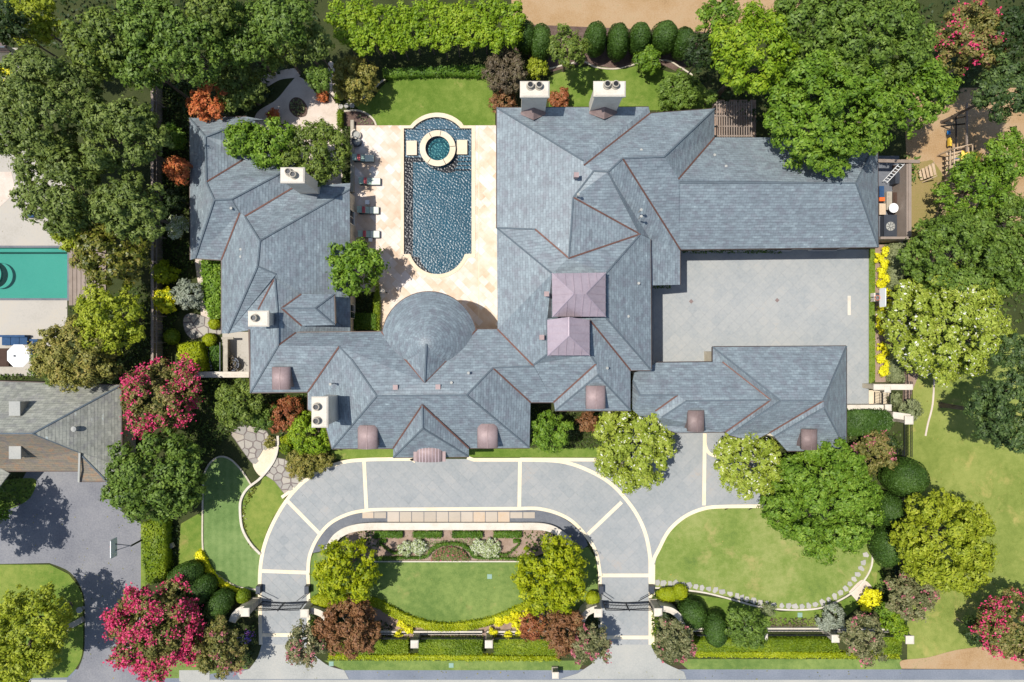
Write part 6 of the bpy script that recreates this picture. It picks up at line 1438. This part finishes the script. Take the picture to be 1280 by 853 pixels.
c = P(478,364,2.4); t = thing('garden_lamp', 'slim lamp post with round pale head at the deck corner by the dome', 'lamp', (c.x,c.y,0)); mb = MB(); mb.tube((c.x,c.y,0),(c.x,c.y,2.2),.05,.04,8); mb.build('post', M['iron'], t); mb = MB(); mb.lathe((c.x,c.y,2.2),[(.14,0),(.22,.1),(.2,.2),(.05,.26)],14); mb.build('lamp_head', M['limestone'], t)
# basketball hoops
def hoop(px, py, dx, lab, big=1.0):
    """px,py: centre of the backboard top; board faces -x*dx"""
    c = P(px, py, 3.6); t = thing('basketball_hoop', lab, 'basketball hoop', (c.x+dx*1.2,c.y,0)); mb = MB(); mb.box(c.x-.03,c.y-.85,2.9,c.x+.03,c.y+.85,3.9); mb.build('backboard', M['white'], t)
    mb = MB(); 
    for s in (-1,1): mb.beam((c.x,c.y+s*.8,2.9),(c.x,c.y+s*.8,3.92),.07,.05); mb.beam((c.x,c.y+s*.3,3.2),(c.x+dx*1.1,c.y,2.7),.06,.06)
    mb.build('board_frame', M['darkmetal'], t); mb = MB(); mb.tube((c.x+dx*1.2,c.y,0),(c.x+dx*1.2,c.y,2.8),.09,.08,10); mb.build('pole', M['iron'], t)
    mb = MB(); n = 18; rx = c.x-dx*.3
    for i in range(n): a = 2*math.pi*i/n; b = 2*math.pi*(i+1)/n; mb.beam((rx+.23*math.cos(a),c.y+.23*math.sin(a),3.05),(rx+.23*math.cos(b),c.y+.23*math.sin(b),3.05),.03,.03)
    mb.build('rim', M['orangep'], t); mb = MB(); mb.lathe((rx,c.y,2.65),[(.14,0),(.22,.38)],12); mb.f.pop(); 
    mb2 = MB()
    for i in range(12): a = 2*math.pi*i/12; mb2.beam((rx+.22*math.cos(a),c.y+.22*math.sin(a),3.04),(rx+.13*math.cos(a+.4),c.y+.13*math.sin(a+.4),2.62),.015,.015)
    mb2.build('net', M['white'], t); return t
hoop(140.5,686,1,'portable basketball hoop with white backboard on the dark asphalt drive')
hp = hoop(1105,372,1,'basketball hoop with pale frame at the right edge of the motor court')
c = P(1091,372,.3); t = thing('hoop_base','pale padded base block at the court edge under the hoop','base',(c.x,c.y,0)); mb = MB(); mb.box(c.x-.1,c.y-.4,.05,c.x+.9,c.y-.05,.7); mb.box(c.x-.1,c.y+.05,.05,c.x+.9,c.y+.4,.7); mb.build('pad', M['limestone'], t); mb = MB(); mb.box(c.x,c.y-.05,.1,c.x+1.2,c.y+.05,.5); mb.build('bracket', M['darkmetal'], t)
sheet('court_pale_strip', [(1059.5,370),(1063.5,370),(1063.5,394),(1059.5,394)], .068, M['limestone'])  # pale strip lying flat on the court paving
for x, y in ((864,377),(971.5,375.5)):
    mb = MB(); p = P(x,y,.07); mb.add([(p.x,p.y-.22,.07),(p.x+.22,p.y,.07),(p.x,p.y+.22,.07),(p.x-.22,p.y,.07),(p.x,p.y-.22,.03),(p.x+.22,p.y,.03),(p.x,p.y+.22,.03),(p.x-.22,p.y,.03)],[(0,1,2,3),(0,4,5,1),(1,5,6,2),(2,6,7,3),(3,7,4,0)]); o = mb.build('drain_cover', M['copper_brown'], crt)
# neighbour's terrace furniture
c = P(22,445,2.7); t = thing('parasol', 'white octagonal parasol at the neighbour terrace on the left edge', 'parasol', (c.x,c.y,0)); r_ = 15.2*(H-2.7)/F; mb = MB(); v_ = [(c.x,c.y,3.1)]+[(c.x+r_*math.cos(math.pi/8+i*math.pi/4),c.y+r_*math.sin(math.pi/8+i*math.pi/4),2.6) for i in range(8)]; mb.add(v_,[(0,1+i,1+(i+1)%8) for i in range(8)]); o = mb.build('canopy', M['white'], t); o.modifiers.new('t','SOLIDIFY').thickness = .03
for i in range(8): mb = MB(); mb.beam((c.x,c.y,3.0),(v_[1+i][0],v_[1+i][1],2.57),.03,.03); mb.build('rib', M['darkmetal'], t)
mb = MB(); mb.tube((c.x,c.y,0),(c.x,c.y,3.15),.04,.04,8); mb.lathe((c.x,c.y,3.1),[(.08,0),(.08,.06),(.01,.12)],8); mb.build('pole', M['darkmetal'], t)
def sofa(x0,y0,x1,y1,lab,back='N',name='outdoor_sofa',cat='sofa'):
    p, q = P(x0,y1,.45), P(x1,y0,.45); t = thing(name, lab, cat, ((p.x+q.x)/2,(p.y+q.y)/2,0)); mb = MB(); mb.box(p.x,p.y,.06,q.x,q.y,.28); mb.build('base', M['darkmetal'], t); n = max(1, round((q.x-p.x)/.8))
    for i in range(n): mb = MB(); w_ = (q.x-p.x)/n; mb.box(p.x+i*w_+.02,p.y+.02,.28,p.x+(i+1)*w_-.02,q.y-.2,.44); mb.build('seat_cushion', M['navy'], t)
    mb = MB(); mb.box(p.x,q.y-.2,.28,q.x,q.y,.8); mb.build('backrest', M['navy'], t)
sofa(2,419,24,432,'long navy outdoor sofa above the white parasol'); sofa(24,419,34,431,'navy outdoor armchair right of the long sofa',name='outdoor_armchair',cat='chair'); sofa(40,424,50,436,'navy outdoor armchair beside the olive tree',name='outdoor_armchair',cat='chair'); sofa(38,436,50,446,'navy ottoman-like seat right of the parasol',name='outdoor_armchair',cat='chair'); sofa(34,264,42,272,'blue chair on the pale terrace under the oaks',name='outdoor_armchair',cat='chair')
crate(-10,436,10,458,.7,'wood_dark','outdoor_table','brown outdoor table partly under the parasol','table')
# mailbox pillar and small covers
pier(694.5,845,1.4,.62,'pale stone mailbox pillar at the street left of the right gate','mailbox_pillar',d_=.62,cat='mailbox'); c = P(694.5,837,1.3); 
for i, (x,y,l) in enumerate([(414,830,'square pale green utility cover in the verge left of the crape myrtle'),(564,832,'square pale green utility cover in the middle of the verge'),(612,721,'small pale square cover in the front lawn'),(1000,769,'small green cover below the oval lawn edge'),(1103,801,'green cover at the corner bed')]):
    p = P(x,y,.05); mb = MB(); mb.box(p.x-.22,p.y-.22,.0,p.x+.22,p.y+.22,.05); mb.box(p.x-.17,p.y-.17,.05,p.x+.17,p.y+.17,.06); tag(mb.build('utility_cover', M['coverbox']), l, 'cover')
# neighbour island bits
wl3 = [(82,776,106,764)]
t = thing('stone_bench', 'grey stone curb block at the edge of the neighbour island', 'bench', P(94,778)); mb = MB(); mb.beam(P(84,785,.4),P(104,774,.4),.5,.35); mb.build('seat', M['stone_grey'], t); mb = MB(); mb.beam(P(86,784,.12),P(102,775,.12),.3,.25); mb.build('base', M['stone_wall'], t)
t = thing('stone_bench', 'short grey stone block beside the tall clipped hedge column', 'bench', P(210,684)); mb = MB(); mb.beam(P(205,687,.4),P(217,681,.4),.45,.35); mb.build('seat', M['stone_grey'], t); mb = MB(); mb.beam(P(206,686.5,.12),P(216,681.5,.12),.3,.25); mb.build('base', M['stone_wall'], t)
c = P(99,763,.6); t = thing('garden_urn', 'small pale urn on the neighbour island by the driveway', 'planter', (c.x,c.y,0)); mb = MB(); mb.lathe((c.x,c.y,0),[(.18,0),(.12,.15),(.26,.45),(.3,.6),(.2,.6)],14); mb.build('bowl', M['concrete'], t)
# purple flowers by left gate
rng = np.random.default_rng(8); c = P(310,796,1.0); pp = rng.normal(0,.28,(90,3))+np.array([c.x,c.y,1.1]); me = leaf_mesh('flower_basket', pp, rng.normal(size=pp.shape)+np.array([0,0,1]), .11, [M['purple']], rng); tag(link('flower_basket', me), 'purple and magenta flowers below the outer pier of the left gate', 'flowers')['kind'] = 'stuff'
# play frame
pf = thing('climbing_frame', 'wooden children climbing frame with platform, steps and blue slide by the right trees', 'climbing frame', P(1185,205))
def pbeam(a, b, w_, h, m, nm): mb = MB(); mb.beam(a, b, w_, h); mb.build(nm, M[m], pf)
pl = [P(1171,195,0),P(1193,190,0),P(1193,222,0),P(1171,230,0)]
for p in pl: pbeam((p.x,p.y,0),(p.x,p.y,2.6),.12,.12,'wood_pale','post')
for i in range(6): a = pl[0].lerp(pl[3], (i+.5)/6); b = pl[1].lerp(pl[2], (i+.5)/6); pbeam((a.x,a.y,1.4),(b.x,b.y,1.4),.28,.05,'wood_pale','deck_board')
for z in (2.0,2.55):
    for i in range(4): a, b = pl[i], pl[(i+1)%4]; pbeam((a.x,a.y,z),(b.x,b.y,z),.07,.1,'wood_pale','rail')
for i in range(5): a = P(1166-i*4.2,204+i*2.2,1.25-.25*i); b = P(1169-i*4.2,219+i*1.6,1.25-.25*i); pbeam(a, b, .24,.05,'wood_pale','step')
pbeam(P(1168,203,1.4),P(1150,217,.1),.08,.14,'wood_pale','stringer'); pbeam(P(1171,220,1.4),P(1153,228,.1),.08,.14,'wood_pale','stringer')
mb = MB(); a, b = P(1194,203,1.4), P(1212,203,.3); mb.beam(a,b,.6,.05); mb.beam(a+Vector((0,.3,.1)),b+Vector((0,.3,.1)),.05,.2); mb.beam(a+Vector((0,-.3,.1)),b+Vector((0,-.3,.1)),.05,.2); mb.build('slide', M['blue'], pf)
mb = MB(); a = P(1212,198,1.8); mb.add([(a.x-.9,a.y-.3,1.9),(a.x+1.1,a.y-.5,1.7),(a.x+1.2,a.y+.5,1.7),(a.x-.8,a.y+.7,1.9),(a.x-.2,a.y+.1,2.3),(a.x+.6,a.y,2.2)],[(0,1,5,4),(1,2,5),(2,3,4,5),(3,0,4)]); mb.build('canopy', M['yellowp'], pf)
pbeam(P(1217,204,.6),P(1228,205,.6),.5,.3,'redp','sand_box')
sw = thing('swing_set', 'dark swing frame with a long pale beam and yellow seat in the dirt yard', 'swing', P(1200,155))
mb = MB(); mb.beam(P(1208,129,2.4),P(1208.5,190,2.4),.14,.16); mb.build('top_beam', M['wood'], sw)
for a, b in ((P(1206,146,2.3),P(1192,149,.0)),(P(1207,155,2.2),P(1176,158,.0)),(P(1208,186,2.3),P(1218,186,0)),(P(1195,145,1.5),P(1195,188,1.5))): mb = MB(); mb.beam(a,b,.1,.1); mb.build('leg', M['iron'], sw)
mb = MB(); a = P(1187,178,.5); mb.box(a.x-.2,a.y-.35,.45,a.x+.2,a.y+.35,.55); mb.box(a.x-.2,a.y-.4,.5,a.x-.14,a.y+.35,.85); mb.build('seat', M['yellowp'], sw); mb = MB(); a = P(1186,166,.5); mb.box(a.x-.14,a.y-.18,.45,a.x+.14,a.y+.18,.52); mb.build('seat', M['blue'], sw)
for y in (166,178): mb = MB(); a = P(1187,y,.5); b = P(1195,y,1.5); mb.beam((a.x,a.y,.5),(b.x,b.y,1.5),.03,.03); mb.build('chain', M['darkmetal'], sw)
wallpath('garden_edging', cr([(1157,545),(1160,530),(1166,505),(1168,470)]), .16, .06, M['pinkpath'], 'thin curved pale edging strip in the right lawn', 'edging')
print('leaf tris', TRI[0], 'objects', len(bpy.data.objects))
